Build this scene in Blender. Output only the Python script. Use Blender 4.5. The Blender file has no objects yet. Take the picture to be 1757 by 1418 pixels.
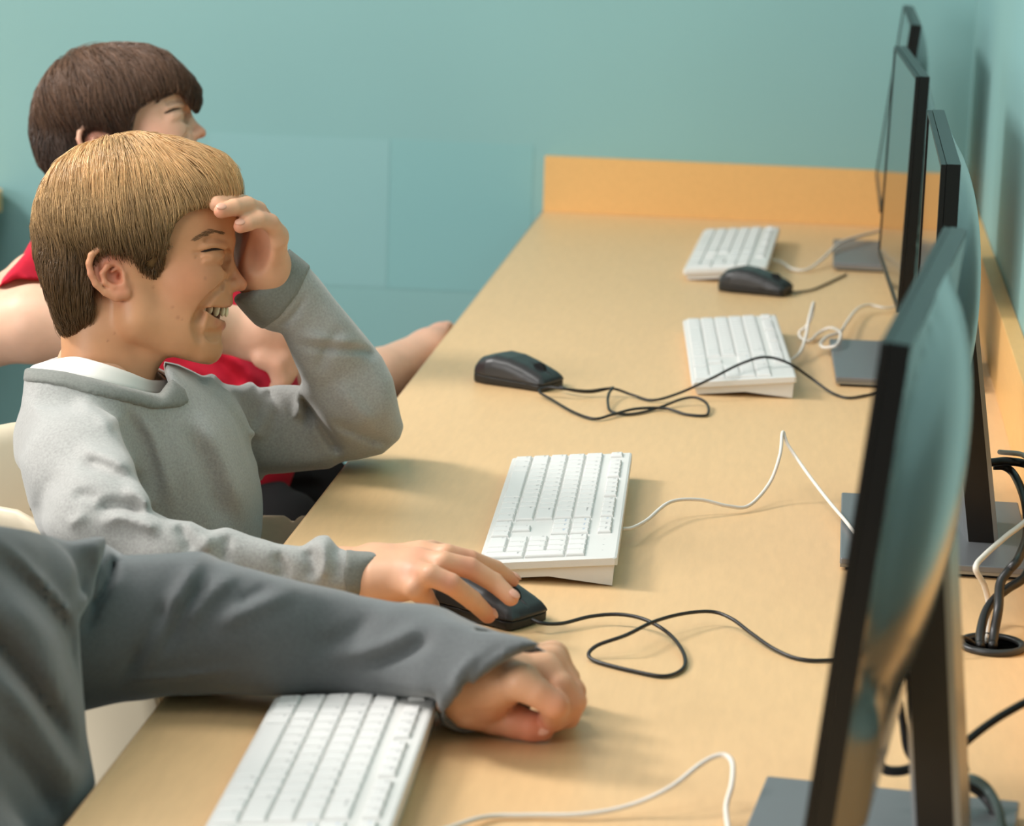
import bpy, math, random
import numpy as np
from mathutils import Vector, Matrix
rng = np.random.default_rng(7)
random.seed(7)
scene = bpy.context.scene
COL = scene.collection
f32 = np.float32

# ------------------------------------------------------------------ viewpoint
FPX, CX, CY = 4872.7, 878.5, 709.0           # focal length in pixels of the 1757 x 1418 frame
ZD = 0.74                                    # desk height
YAW, PITCH, ROLL = 0.1061, 0.2065, 0.0319
fw = np.array([-math.sin(YAW)*math.cos(PITCH), math.cos(YAW)*math.cos(PITCH), -math.sin(PITCH)])
r0 = np.array([math.cos(YAW), math.sin(YAW), 0.0])
u0 = np.cross(r0, fw)
RV = math.cos(ROLL)*r0 + math.sin(ROLL)*u0
UV_ = -math.sin(ROLL)*r0 + math.cos(ROLL)*u0
CAM = np.array([0.4918, -2.5411, 0.6822 + ZD])
M3 = np.stack([RV, UV_, -fw], 1)             # local (right, up, back) -> world

def G(px, py, d):                            # local metric point seen at (px,py) at distance d
    return np.array([(px-CX)/FPX*d, -(py-CY)/FPX*d, -d])
def to_world(v):
    return CAM + np.asarray(v) @ M3.T
def to_local(p):
    return (np.asarray(p) - CAM) @ M3
def P(px, py, d): return to_world(G(px, py, d))
def PZ(px, py, z):                           # world point on the horizontal plane z above the desk top
    v = fw + RV*(px-CX)/FPX - UV_*(py-CY)/FPX
    return CAM + v*((ZD+z-CAM[2])/v[2])
def GZ(px, py, z): return to_local(PZ(px, py, z))
def PY(px, py, y):
    v = fw + RV*(px-CX)/FPX - UV_*(py-CY)/FPX
    return CAM + v*((y-CAM[1])/v[1])

cd = bpy.data.cameras.new('camera'); cam = bpy.data.objects.new('camera', cd); COL.objects.link(cam)
cam.matrix_world = Matrix(((RV[0], UV_[0], -fw[0], CAM[0]), (RV[1], UV_[1], -fw[1], CAM[1]), (RV[2], UV_[2], -fw[2], CAM[2]), (0, 0, 0, 1)))
cd.sensor_fit = 'HORIZONTAL'; cd.sensor_width = 36.0; cd.lens = 36.0*FPX/1757.0
cd.clip_start = 0.05; cd.clip_end = 50
cd.dof.use_dof = True; cd.dof.focus_distance = 2.72; cd.dof.aperture_fstop = 8.0
scene.camera = cam

# ------------------------------------------------------------------ materials
def srgb(r, g, b):
    return tuple(((c/255.0)/12.92 if c/255.0 <= 0.04045 else ((c/255.0+0.055)/1.055)**2.4) for c in (r, g, b)) + (1.0,)
MATS = {}
def mat(name, col, rough=0.5, spec=0.5, noise=None, bump=None, metal=0.0, sss=0.0, attr=None, sheen=0.0, coat=0.0, ior=None, sssr=(1.0, 0.35, 0.2), sscale=0.006, trans=0.0):
    """noise=(scale, amount, detail, stretch) value variation, bump=(scale, strength, distance)"""
    m = bpy.data.materials.new(name); m.use_nodes = True
    nt = m.node_tree; b = nt.nodes['Principled BSDF']; L = nt.links
    b.inputs['Base Color'].default_value = col
    b.inputs['Roughness'].default_value = rough
    b.inputs['Specular IOR Level'].default_value = spec
    b.inputs['Metallic'].default_value = metal
    if sss:
        b.inputs['Subsurface Weight'].default_value = sss
        b.inputs['Subsurface Radius'].default_value = sssr
        b.inputs['Subsurface Scale'].default_value = sscale
    if sheen:
        b.inputs['Sheen Weight'].default_value = sheen; b.inputs['Sheen Roughness'].default_value = 0.5
    if ior: b.inputs['IOR'].default_value = ior
    if coat:
        b.inputs['Coat Weight'].default_value = coat; b.inputs['Coat Roughness'].default_value = 0.06
    tc = nt.nodes.new('ShaderNodeTexCoord')
    src = None
    if attr:
        a = nt.nodes.new('ShaderNodeAttribute'); a.attribute_name = attr; src = a.outputs['Color']
        L.new(src, b.inputs['Base Color'])
    if noise:
        sc, amt, det, st = noise
        mp = nt.nodes.new('ShaderNodeMapping'); mp.inputs['Scale'].default_value = st
        L.new(tc.outputs['Object'], mp.inputs['Vector'])
        n = nt.nodes.new('ShaderNodeTexNoise'); n.inputs['Scale'].default_value = sc; n.inputs['Detail'].default_value = det
        L.new(mp.outputs['Vector'], n.inputs['Vector'])
        mr = nt.nodes.new('ShaderNodeMapRange')
        mr.inputs['From Min'].default_value = 0.25; mr.inputs['From Max'].default_value = 0.75
        mr.inputs['To Min'].default_value = 1-amt; mr.inputs['To Max'].default_value = 1+amt
        L.new(n.outputs['Fac'], mr.inputs['Value'])
        mx = nt.nodes.new('ShaderNodeMix'); mx.data_type = 'RGBA'; mx.blend_type = 'MULTIPLY'
        mx.inputs[0].default_value = 1.0
        if src is not None: L.new(src, mx.inputs[6])
        else: mx.inputs[6].default_value = col
        L.new(mr.outputs['Result'], mx.inputs[7])
        L.new(mx.outputs[2], b.inputs['Base Color'])
    if bump:
        sc, stg, dist = bump
        n2 = nt.nodes.new('ShaderNodeTexNoise'); n2.inputs['Scale'].default_value = sc; n2.inputs['Detail'].default_value = 4
        L.new(tc.outputs['Object'], n2.inputs['Vector'])
        bp = nt.nodes.new('ShaderNodeBump'); bp.inputs['Strength'].default_value = stg; bp.inputs['Distance'].default_value = dist
        L.new(n2.outputs['Fac'], bp.inputs['Height']); L.new(bp.outputs['Normal'], b.inputs['Normal'])
    MATS[name] = m
    return m

# ------------------------------------------------------------------ object helpers
def mesh_data(name, verts, faces, smooth=True):
    me = bpy.data.meshes.new(name)
    verts = np.asarray(verts, dtype=f32)
    if isinstance(faces, np.ndarray):
        n, k = faces.shape
        me.vertices.add(len(verts)); me.vertices.foreach_set('co', verts.ravel())
        me.loops.add(n*k); me.loops.foreach_set('vertex_index', faces.astype(np.int32).ravel())
        me.polygons.add(n); me.polygons.foreach_set('loop_start', np.arange(0, n*k, k, dtype=np.int32))
        me.polygons.foreach_set('loop_total', np.full(n, k, dtype=np.int32))
        me.update(calc_edges=True); me.validate()
    else:
        me.from_pydata([tuple(v) for v in verts.tolist()], [], faces); me.update()
    me.polygons.foreach_set('use_smooth', np.full(len(me.polygons), smooth))
    return me
def root_origin(o):
    return np.array(o.matrix_world.translation if o.parent is None else o.location)
ORG = {}
def mk(name, verts, faces, material, parent=None, smooth=True, origin=None, colors=None, mats=None, fmat=None):
    """one mesh object; verts are world coordinates. A child shares its root's origin."""
    verts = np.asarray(verts, dtype=np.float64)
    if parent is not None: o0 = ORG[parent.name]
    elif origin is not None: o0 = np.asarray(origin, float)
    else:
        lo, hi = verts.min(0), verts.max(0); o0 = np.array([(lo[0]+hi[0])/2, (lo[1]+hi[1])/2, lo[2]])
    me = mesh_data(name, verts-o0, faces, smooth)
    for m in (mats or [material]): me.materials.append(m)
    if fmat is not None: me.polygons.foreach_set('material_index', np.asarray(fmat, dtype=np.int32))
    if colors is not None:
        at = me.color_attributes.new('tint', 'FLOAT_COLOR', 'POINT')
        c = np.ones((len(verts), 4), dtype=f32); c[:, :3] = colors
        at.data.foreach_set('color', c.ravel())
    o = bpy.data.objects.new(name, me); COL.objects.link(o)
    if parent is None: o.location = o0
    else: o.parent = parent
    ORG[o.name] = o0
    return o
def empty(name, loc):
    o = bpy.data.objects.new(name, None); COL.objects.link(o); o.location = loc; o.empty_display_size = 0.05
    ORG[o.name] = np.asarray(loc, float)
    return o
def tag(o, label=None, cat=None, group=None, kind=None):
    if label: o['label'] = label
    if cat: o['category'] = cat
    if group: o['group'] = group
    if kind: o['kind'] = kind
    return o
def copy_tree(o, parent=None):
    c = o.copy(); COL.objects.link(c); c.parent = parent
    ORG[c.name] = ORG.get(o.name, np.zeros(3))
    for ch in [x for x in bpy.data.objects if x.parent == o and x is not c]:
        copy_tree(ch, c)
    return c

class MB:                                     # small mesh collector
    def __init__(s): s.v = []; s.f = []; s.m = []
    def add(s, v, f, mi=0):
        n = len(s.v); s.v += [tuple(map(float, x)) for x in v]; s.f += [tuple(i+n for i in q) for q in f]; s.m += [mi]*len(f)
    def box(s, lo, hi, bev=0.0, X=None, mi=0):
        """bevelled box; X maps local->target"""
        lo = np.array(lo, float); hi = np.array(hi, float)
        if bev <= 0:
            v = [(x, y, z) for x in (lo[0], hi[0]) for y in (lo[1], hi[1]) for z in (lo[2], hi[2])]
            f = [(0, 1, 3, 2), (4, 6, 7, 5), (0, 4, 5, 1), (2, 3, 7, 6), (0, 2, 6, 4), (1, 5, 7, 3)]
        else:
            b = bev; b2 = bev*0.3
            rings = []
            def ring(z, ins):
                x0, x1, y0, y1 = lo[0]+ins, hi[0]-ins, lo[1]+ins, hi[1]-ins
                c = max(b-ins, 0.0)+b*0.6
                return [(x0+c, y0, z), (x1-c, y0, z), (x1-c*.3, y0+c*.3, z), (x1, y0+c, z), (x1, y1-c, z), (x1-c*.3, y1-c*.3, z), (x1-c, y1, z), (x0+c, y1, z), (x0+c*.3, y1-c*.3, z), (x0, y1-c, z), (x0, y0+c, z), (x0+c*.3, y0+c*.3, z)]
            for z, ins in ((lo[2], b), (lo[2]+b2, b2), (lo[2]+b, 0), (hi[2]-b, 0), (hi[2]-b2, b2), (hi[2], b)):
                rings += ring(z, ins)
            v = rings; f = []
            for k in range(5):
                for i in range(12):
                    j = (i+1) % 12
                    f.append((k*12+i, k*12+j, (k+1)*12+j, (k+1)*12+i))
            f.append(tuple(range(11, -1, -1))); f.append(tuple(range(60, 72)))
        if X is not None: v = [X(np.array(p)) for p in v]
        s.add(v, f, mi)
    def tube(s, pts, r, n=8, cap=True, mi=0):
        pts = [np.asarray(p, float) for p in pts]; r = r if hasattr(r, '__len__') else [r]*len(pts)
        v = []; f = []
        t0 = pts[1]-pts[0]; a = np.cross(t0, (0, 0, 1.0))
        if np.linalg.norm(a) < 1e-6: a = np.array([1.0, 0, 0])
        a /= np.linalg.norm(a)
        for i, p in enumerate(pts):
            t = pts[min(i+1, len(pts)-1)]-pts[max(i-1, 0)]; t /= max(np.linalg.norm(t), 1e-9)
            a = a-t*(a@t); a /= max(np.linalg.norm(a), 1e-9); b = np.cross(t, a)
            for k in range(n):
                th = 2*math.pi*k/n; v.append(p+r[i]*(math.cos(th)*a+math.sin(th)*b))
        for i in range(len(pts)-1):
            for k in range(n):
                k2 = (k+1) % n
                f.append((i*n+k, i*n+k2, (i+1)*n+k2, (i+1)*n+k))
        if cap:
            f.append(tuple(range(n-1, -1, -1))); f.append(tuple((len(pts)-1)*n+k for k in range(n)))
        s.add(v, f, mi)
    def build(s, name, material, parent=None, smooth=False, **kw):
        fm = s.m if kw.get('mats') else None
        return mk(name, s.v, s.f, material, parent, smooth, fmat=fm, **kw)

def spline(pts, n=8):                          # Catmull-Rom through the points
    pts = [np.asarray(p, float) for p in pts]; q = [2*pts[0]-pts[1]]+pts+[2*pts[-1]-pts[-2]]; out = []
    for i in range(1, len(q)-2):
        for k in range(n):
            t = k/n
            out.append(0.5*((2*q[i])+(-q[i-1]+q[i+1])*t+(2*q[i-1]-5*q[i]+4*q[i+1]-q[i+2])*t*t+(-q[i-1]+3*q[i]-3*q[i+1]+q[i+2])*t**3))
    out.append(pts[-1]); return out

# ------------------------------------------------------------------ implicit surface modelling
class PolyD:                                   # signed distance to a polygon in the picture plane
    def __init__(s, poly, step=1.5, pad=70):
        p = np.array(poly, float); s.lo = p.min(0)-pad; hi = p.max(0)+pad; s.step = step
        nx, ny = (np.ceil((hi-s.lo)/step)+1).astype(int)
        X, Y = np.meshgrid(s.lo[0]+np.arange(nx)*step, s.lo[1]+np.arange(ny)*step, indexing='ij')
        d = np.full(X.shape, 1e9); ins = np.zeros(X.shape, bool); n = len(p)
        for i in range(n):
            a, b = p[i], p[(i+1) % n]; e = b-a
            t = np.clip(((X-a[0])*e[0]+(Y-a[1])*e[1])/max(e@e, 1e-9), 0, 1)
            d = np.minimum(d, (X-a[0]-t*e[0])**2+(Y-a[1]-t*e[1])**2)
            if a[1] != b[1]:
                c = ((a[1] > Y) != (b[1] > Y)) & (X < (b[0]-a[0])*(Y-a[1])/(b[1]-a[1])+a[0]); ins ^= c
        s.d = np.where(ins, -np.sqrt(d), np.sqrt(d)).astype(f32)
    def __call__(s, px, py):
        i = np.clip((px-s.lo[0])/s.step, 0, s.d.shape[0]-1.001); j = np.clip((py-s.lo[1])/s.step, 0, s.d.shape[1]-1.001)
        i0 = i.astype(np.int32); j0 = j.astype(np.int32); a = (i-i0).astype(f32); b = (j-j0).astype(f32); D = s.d
        return (D[i0, j0]*(1-a)+D[i0+1, j0]*a)*(1-b)+(D[i0, j0+1]*(1-a)+D[i0+1, j0+1]*a)*b
def smin(a, b, k):
    if k <= 0: return np.minimum(a, b)
    h = np.maximum(k-np.abs(a-b), 0)/k
    return np.minimum(a, b)-h*h*(k*0.25)
def smax(a, b, k): return -smin(-a, -b, k)

class Vol:
    BIG = 0.06
    def __init__(s, lo, hi, h):
        s.lo = np.array(lo, float); s.h = h; n = np.ceil((np.array(hi)-s.lo)/h).astype(int)+1
        s.n = n; s.ax = [(s.lo[i]+np.arange(n[i])*h).astype(f32) for i in range(3)]
        s.f = np.full(tuple(n), s.BIG, dtype=f32)
    @classmethod
    def px(cls, x0, x1, y0, y1, d0, d1, h):
        c = np.array([G(x, y, d) for x in (x0, x1) for y in (y0, y1) for d in (d0, d1)])
        return cls(c.min(0), c.max(0), h)
    def like(s):
        o = Vol.__new__(Vol); o.lo, o.h, o.n, o.ax = s.lo, s.h, s.n, s.ax; o.f = np.full(tuple(s.n), s.BIG, dtype=f32); return o
    def sub(s, lo, hi):
        i0 = np.clip(np.floor((lo-s.lo)/s.h).astype(int), 0, s.n); i1 = np.clip(np.ceil((hi-s.lo)/s.h).astype(int)+1, 0, s.n)
        sl = tuple(slice(a, b) for a, b in zip(i0, i1))
        x = s.ax[0][sl[0]][:, None, None]; y = s.ax[1][sl[1]][None, :, None]; z = s.ax[2][sl[2]][None, None, :]
        return sl, x, y, z
    def op(s, lo, hi, fn, k, mode):
        pad = k+5*s.h
        sl, x, y, z = s.sub(np.asarray(lo)-pad, np.asarray(hi)+pad)
        if 0 in s.f[sl].shape: return
        d = fn(x, y, z).astype(f32)
        s.f[sl] = smin(s.f[sl], d, k) if mode == '+' else smax(s.f[sl], -d, k)
    def cap(s, a, b, ra, rb=None, k=0.01, mode='+', flat=None):
        """round cone a->b; flat=(normal, scale) squashes it along normal"""
        a = np.asarray(a, float); b = np.asarray(b, float); rb = ra if rb is None else rb
        e = b-a; ee = max(e@e, 1e-12); R = max(ra, rb)
        def fn(x, y, z):
            X, Y, Z = x-a[0], y-a[1], z-a[2]
            t = np.clip((X*e[0]+Y*e[1]+Z*e[2])/ee, 0, 1)
            qx, qy, qz = X-t*e[0], Y-t*e[1], Z-t*e[2]
            if flat is not None:
                n, sc = flat; dn = (qx*n[0]+qy*n[1]+qz*n[2])*(1/sc-1)
                qx, qy, qz = qx+n[0]*dn, qy+n[1]*dn, qz+n[2]*dn
            return np.sqrt(qx*qx+qy*qy+qz*qz)-(ra+(rb-ra)*t)
        s.op(np.minimum(a, b)-R, np.maximum(a, b)+R, fn, k, mode)
    def chain(s, pts, k=0.01, kk=0.0, mode='+', flat=None):
        """pts: list of (point, radius)"""
        for (a, ra), (b, rb) in zip(pts[:-1], pts[1:]): s.cap(a, b, ra, rb, k, mode, flat)
    def ell(s, c, r, k=0.01, mode='+', rot=None):
        c = np.asarray(c, float); r = np.asarray(r, float)
        Rm = np.eye(3) if rot is None else np.asarray(rot, float)      # columns = axes
        ext = np.sqrt(((Rm*r)**2).sum(1))
        def fn(x, y, z):
            X, Y, Z = x-c[0], y-c[1], z-c[2]
            p = [X*Rm[0, i]+Y*Rm[1, i]+Z*Rm[2, i] for i in range(3)]
            k0 = np.sqrt(sum((p[i]/r[i])**2 for i in range(3))); k1 = np.sqrt(sum((p[i]/r[i]**2)**2 for i in range(3)))
            return k0*(k0-1)/np.maximum(k1, 1e-6)
        s.op(c-ext, c+ext, fn, k, mode)
    def allpx(s):
        x = s.ax[0][:, None, None]; y = s.ax[1][None, :, None]; d = -s.ax[2][None, None, :]
        return CX+FPX*x/d, CY-FPX*y/d, d
    def hull(s, poly, k=0.012):
        D = poly if isinstance(poly, PolyD) else PolyD(poly)
        for i in range(0, s.n[0], 24):
            x = s.ax[0][i:i+24][:, None, None]; y = s.ax[1][None, :, None]; d = -s.ax[2][None, None, :]
            m = D(CX+FPX*x/d+0*y, CY-FPX*y/d+0*x)*(d/FPX)
            s.f[i:i+24] = smax(s.f[i:i+24], m.astype(f32), k)
    def carve(s, poly, d0, d1, k=0.001):       # cut a prism out
        D = PolyD(poly, 0.7, 30)
        x = s.ax[0][:, None, None]; y = s.ax[1][None, :, None]; d = -s.ax[2][None, None, :]
        m = D(CX+FPX*x/d+0*y, CY-FPX*y/d+0*x)*(d/FPX)
        m = np.maximum(m, np.maximum(d0-d, d-d1)+0*m)
        s.f = smax(s.f, (-m).astype(f32), k)
    def plane(s, p, n, k=0.0):                 # keep the side the normal points to
        p = np.asarray(p); n = np.asarray(n)
        for i in range(0, s.n[0], 24):
            x = s.ax[0][i:i+24][:, None, None]; y = s.ax[1][None, :, None]; z = s.ax[2][None, None, :]
            d = (x-p[0])*n[0]+(y-p[1])*n[1]+(z-p[2])*n[2]
            s.f[i:i+24] = smax(s.f[i:i+24], (-d).astype(f32), k)
    def desk(s, z=0.0015, k=0.004, xmin=None):  # rest on the desk top (only where the desk is)
        p = to_local(np.array([0.3, 0, ZD+z])); n = M3.T @ np.array([0, 0, 1.0]); nx = M3.T @ np.array([1.0, 0, 0])
        p2 = to_local(np.array([-0.003, 0, ZD]))
        for i in range(0, s.n[0], 24):
            x = s.ax[0][i:i+24][:, None, None]; y = s.ax[1][None, :, None]; zz = s.ax[2][None, None, :]
            d = (x-p[0])*n[0]+(y-p[1])*n[1]+(zz-p[2])*n[2]
            e = (x-p2[0])*nx[0]+(y-p2[1])*nx[1]+(zz-p2[2])*nx[2]
            inside = smax(d, -e, 0.006)         # >0 outside the desk volume
            s.f[i:i+24] = smax(s.f[i:i+24], (-inside).astype(f32), k)
    def cut_box(s, lo, hi, k=0.003):           # make room for a box given in world axes
        lo = np.asarray(lo, float); hi = np.asarray(hi, float)
        for i in range(0, s.n[0], 24):
            x = s.ax[0][i:i+24][:, None, None]; y = s.ax[1][None, :, None]; z = s.ax[2][None, None, :]
            m = None
            for a in range(3):
                w = CAM[a]+x*M3[a, 0]+y*M3[a, 1]+z*M3[a, 2]; d = np.maximum(lo[a]-w, w-hi[a]); m = d if m is None else np.maximum(m, d)
            s.f[i:i+24] = smax(s.f[i:i+24], (-m).astype(f32), k)
    def emboss(s, folds, zmax=None):
        """folds: (polyline px, height m, half width px, dmin, dmax) raise (+) or press (-) cloth folds"""
        for poly, amp, wd, d0, d1 in folds:
            p = np.array(spline([(a, b, 0) for a, b in poly], 6))[:, :2]
            c = np.array([G(x, y, d) for x in (p[:, 0].min()-3*wd, p[:, 0].max()+3*wd) for y in (p[:, 1].min()-3*wd, p[:, 1].max()+3*wd) for d in (d0, d1)])
            sl, x, y, z = s.sub(c.min(0), c.max(0))
            if 0 in s.f[sl].shape: continue
            px = CX+FPX*x/(-z)+0*y; py = CY-FPX*y/(-z)+0*x
            best = np.full(np.broadcast(px, py).shape, 1e9, dtype=f32); tt = np.zeros_like(best); n = len(p)-1
            for i in range(n):
                a, b = p[i], p[i+1]; e = b-a
                t = np.clip(((px-a[0])*e[0]+(py-a[1])*e[1])/max(e@e, 1e-9), 0, 1)
                d = (px-a[0]-t*e[0])**2+(py-a[1]-t*e[1])**2
                m = d < best; best = np.where(m, d, best); tt = np.where(m, (i+t)/n, tt)
            env = np.clip(np.minimum(tt, 1-tt)*3.2, 0, 1); env = env*env*(3-2*env)
            dz = np.clip(np.minimum(-z-d0, d1+z)/0.03+0.5, 0, 1)
            s.f[sl] = s.f[sl]-(amp*env*np.exp(-best/(wd*wd))*dz).astype(f32)
    def wrinkle(s, scale, amp, seed=0, stretch=(1, 1, 1)):
        """broad random cloth undulation from a few random waves"""
        r = np.random.default_rng(seed)
        x = s.ax[0][:, None, None]; y = s.ax[1][None, :, None]; z = s.ax[2][None, None, :]
        for i in range(7):
            k = r.normal(size=3)/scale*np.array(stretch); ph = r.uniform(0, 6.28)
            s.f += (amp*0.4*np.sin((x*k[0]+y*k[1]+z*k[2])*6.28*0.35+ph)).astype(f32)
    def sample(s, p):
        q = (np.asarray(p)-s.lo)/s.h; q = np.clip(q, 0, s.n-1.001); i = q.astype(int); t = q-i; out = 0
        for a in (0, 1):
            for b in (0, 1):
                for c in (0, 1):
                    out = out+s.f[i[:, 0]+a, i[:, 1]+b, i[:, 2]+c]*(t[:, 0] if a else 1-t[:, 0])*(t[:, 1] if b else 1-t[:, 1])*(t[:, 2] if c else 1-t[:, 2])
        return out
    def grad(s, p):
        e = s.h; g = np.stack([s.sample(p+np.eye(3)[i]*e)-s.sample(p-np.eye(3)[i]*e) for i in range(3)], 1)
        return g/np.maximum(np.linalg.norm(g, axis=1, keepdims=True), 1e-9)
    def mesh(s, smooth_it=1, world=True):
        f = s.f; S = f < 0
        nx, ny, nz = f.shape
        c = np.zeros((nx-1, ny-1, nz-1), np.int8)
        for a in (0, 1):
            for b in (0, 1):
                for d in (0, 1): c += S[a:nx-1+a, b:ny-1+b, d:nz-1+d]
        I = np.argwhere((c > 0) & (c < 8)); 
        idx = np.full(c.shape, -1, np.int32); idx[I[:, 0], I[:, 1], I[:, 2]] = np.arange(len(I))
        cor = [(a, b, d) for a in (0, 1) for b in (0, 1) for d in (0, 1)]
        val = {q: f[I[:, 0]+q[0], I[:, 1]+q[1], I[:, 2]+q[2]] for q in cor}
        acc = np.zeros((len(I), 3)); cnt = np.zeros(len(I))
        for q in cor:
            for ax in range(3):
                if q[ax]: continue
                q2 = list(q); q2[ax] = 1; q2 = tuple(q2); a, b = val[q], val[q2]; m = (a < 0) != (b < 0)
                t = np.where(m, a/np.where(m, a-b, 1), 0)
                pt = np.array(q, float)[None].repeat(len(I), 0); pt[:, ax] = t
                acc += pt*m[:, None]; cnt += m
        V = (acc/cnt[:, None]+I)*s.h+s.lo
        F = []
        for ax in range(3):
            sl0 = [slice(None)]*3; sl1 = [slice(None)]*3; sl0[ax] = slice(0, -1); sl1[ax] = slice(1, None)
            A = S[tuple(sl0)]; B = S[tuple(sl1)]
            E = np.argwhere(A != B); o1, o2 = [(1, 2), (2, 0), (0, 1)][ax]
            ok = (E[:, o1] > 0) & (E[:, o2] > 0) & (E[:, o1] < f.shape[o1]-1) & (E[:, o2] < f.shape[o2]-1); E = E[ok]
            d1 = np.zeros(3, int); d1[o1] = 1; d2 = np.zeros(3, int); d2[o2] = 1
            q = [E-d1-d2, E-d2, E, E-d1]
            q = np.stack([idx[w[:, 0], w[:, 1], w[:, 2]] for w in q], 1)
            neg = A[E[:, 0], E[:, 1], E[:, 2]]
            q[~neg] = q[~neg][:, ::-1]; F.append(q)
        F = np.concatenate(F); F = F[(F >= 0).all(1)]
        for _ in range(smooth_it):
            for lam in (0.5, -0.52):
                sm = np.zeros_like(V); n = np.zeros(len(V))
                for i in range(4):
                    a, b = F[:, i], F[:, (i+1) % 4]
                    for k in range(3):
                        sm[:, k] += np.bincount(a, V[b, k], len(V))+np.bincount(b, V[a, k], len(V))
                    n += np.bincount(a, minlength=len(V))+np.bincount(b, minlength=len(V))
                V = V+lam*(sm/np.maximum(n, 1)[:, None]-V)
        s.V = V
        return (to_world(V) if world else V), F
def joinvf(parts):
    V, F, n = [], [], 0
    for v, f in parts: V.append(v); F.append(f+n); n += len(v)
    return np.concatenate(V), np.concatenate(F)
# ------------------------------------------------------------------ materials of the place
M_wall = mat('teal_wall_paint', srgb(134, 176, 175), 0.55, 0.3, noise=(1.6, 0.04, 2, (1, 1, 1)), bump=(60, 0.05, 0.001))
M_patch2 = mat('teal_patch_dark', srgb(130, 176, 176), 0.5, 0.3, noise=(1.2, 0.04, 2, (1, 1, 1)))
M_patch = mat('teal_patch', srgb(137, 179, 179), 0.5, 0.3, noise=(1.2, 0.05, 2, (1, 1, 1)))
M_floor = mat('grey_carpet', srgb(120, 122, 120), 0.9, 0.2, noise=(90, 0.25, 3, (1, 1, 1)), bump=(150, 0.4, 0.003))
M_wood = mat('maple_laminate', srgb(224, 176, 110), 0.45, 0.4, noise=(26, 0.045, 5, (6, 1, 6)))
M_top = mat('maple_laminate_sheen', srgb(226, 186, 136), 0.42, 0.6, noise=(26, 0.045, 5, (6, 1, 6)), bump=(300, 0.02, 0.0005))  # same maple as the splash-backs, with the desktop sheen put into a paler colour
M_edge = mat('maple_edge_band', srgb(214, 168, 96), 0.45, 0.35)
M_white = mat('white_plastic', srgb(218, 216, 212), 0.42, 0.4)
M_key = mat('white_key_plastic', srgb(222, 220, 217), 0.45, 0.4)
M_leg = mat('grey_legend_print', srgb(120, 122, 126), 0.6, 0.2)
M_legb = mat('blue_legend_print', srgb(140, 170, 205), 0.6, 0.2)
M_cordw = mat('white_cord', srgb(226, 220, 210), 0.5, 0.3)
M_cordb = mat('black_cord', srgb(26, 24, 23), 0.4, 0.5)
M_mouse = mat('black_mouse_plastic', srgb(44, 44, 44), 0.36, 0.5)
M_mouse2 = mat('black_mouse_base', srgb(32, 31, 28), 0.5, 0.4)
M_rub = mat('black_rubber', srgb(20, 20, 20), 0.7, 0.3)
M_mon = mat('glossy_black_housing', srgb(132, 136, 136), 0.2, 0.5, metal=0.75)
M_bez = mat('black_bezel', srgb(16, 15, 14), 0.35, 0.35)
M_rim = mat('black_rim', srgb(15, 15, 15), 0.3, 0.35)
M_scr = mat('dark_screen_glass', srgb(10, 11, 13), 0.07, 0.5)
M_stand = mat('dark_grey_stand', srgb(126, 128, 131), 0.38, 0.5, metal=0.35)
M_stand2 = mat('satin_edge_metal', srgb(150, 148, 140), 0.35, 0.5, metal=0.4)
M_standk = mat('black_stand_side', srgb(28, 24, 20), 0.4, 0.4)
M_cream = mat('cream_chair_plastic', srgb(224, 210, 184), 0.5, 0.35)
M_metal = mat('chair_leg_steel', srgb(170, 170, 168), 0.35, 0.5, metal=0.8)

# ------------------------------------------------------------------ room
def boxobj(name, lo, hi, m, bev=0.0, parent=None, **kw):
    b = MB(); b.box(lo, hi, bev); return b.build(name, m, parent, **kw)
YB, XW = 2.47, 0.742
tag(boxobj('floor', (-4.6, -4.2, -0.05), (XW+0.12, YB+0.1, 0.0), M_floor), kind='structure')
tag(boxobj('wall_back', (-4.6, YB, 0.0), (XW+0.12, YB+0.1, 2.7), M_wall), kind='structure')
tag(boxobj('wall_right', (XW, -4.2, 0.0), (XW+0.12, YB-0.0005, 2.7), M_wall), kind='structure')
tag(boxobj('wall_patch_1', (-0.605, YB-0.0008, ZD-0.155), (-0.277, YB-0.0002, ZD+0.112), M_patch), kind='structure')  # thin teal sheets toned slightly apart from the back wall
tag(boxobj('wall_patch_2', (-0.276, YB-0.0008, ZD-0.155), (-0.018, YB-0.0002, ZD+0.114), M_patch2), kind='structure')

# ------------------------------------------------------------------ long desk
desk = empty('computer_desk', (0.36, 0.4, 0))
tag(desk, 'long maple laminate computer desk against the right teal wall', 'desk')
def desk_top(name, x0, x1, y0, y1, z0, z1, r, parent):
    prof = [(x1, z0), (x1, z1)]
    for k in range(9):
        a = math.pi/2+k/8*math.pi/2; prof.append((x0+r+r*math.cos(a), z1-r+r*math.sin(a)))
    for k in range(5):
        a = math.pi+k/4*math.pi/2; prof.append((x0+r*.6+r*.6*math.cos(a), z0+r*.6+r*.6*math.sin(a)))
    n = len(prof); v = [(x, y0, z) for x, z in prof]+[(x, y1, z) for x, z in prof]
    f = [(i, (i+1) % n, n+(i+1) % n, n+i) for i in range(n)]+[tuple(range(n-1, -1, -1)), tuple(range(n, 2*n))]
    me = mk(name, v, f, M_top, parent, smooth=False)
    for p in me.data.polygons:
        if 2 <= p.index <= 14: p.use_smooth = True
    return me
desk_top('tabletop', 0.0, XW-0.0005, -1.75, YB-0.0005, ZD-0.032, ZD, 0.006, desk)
boxobj('backsplash', (0.004, YB-0.0205, ZD), (XW-0.021, YB-0.0005, ZD+0.098), M_wood, 0.0008, desk)
boxobj('side_splash', (XW-0.0205, -1.75, ZD), (XW-0.0005, YB-0.0005, ZD+0.098), M_wood, 0.0008, desk)
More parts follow.
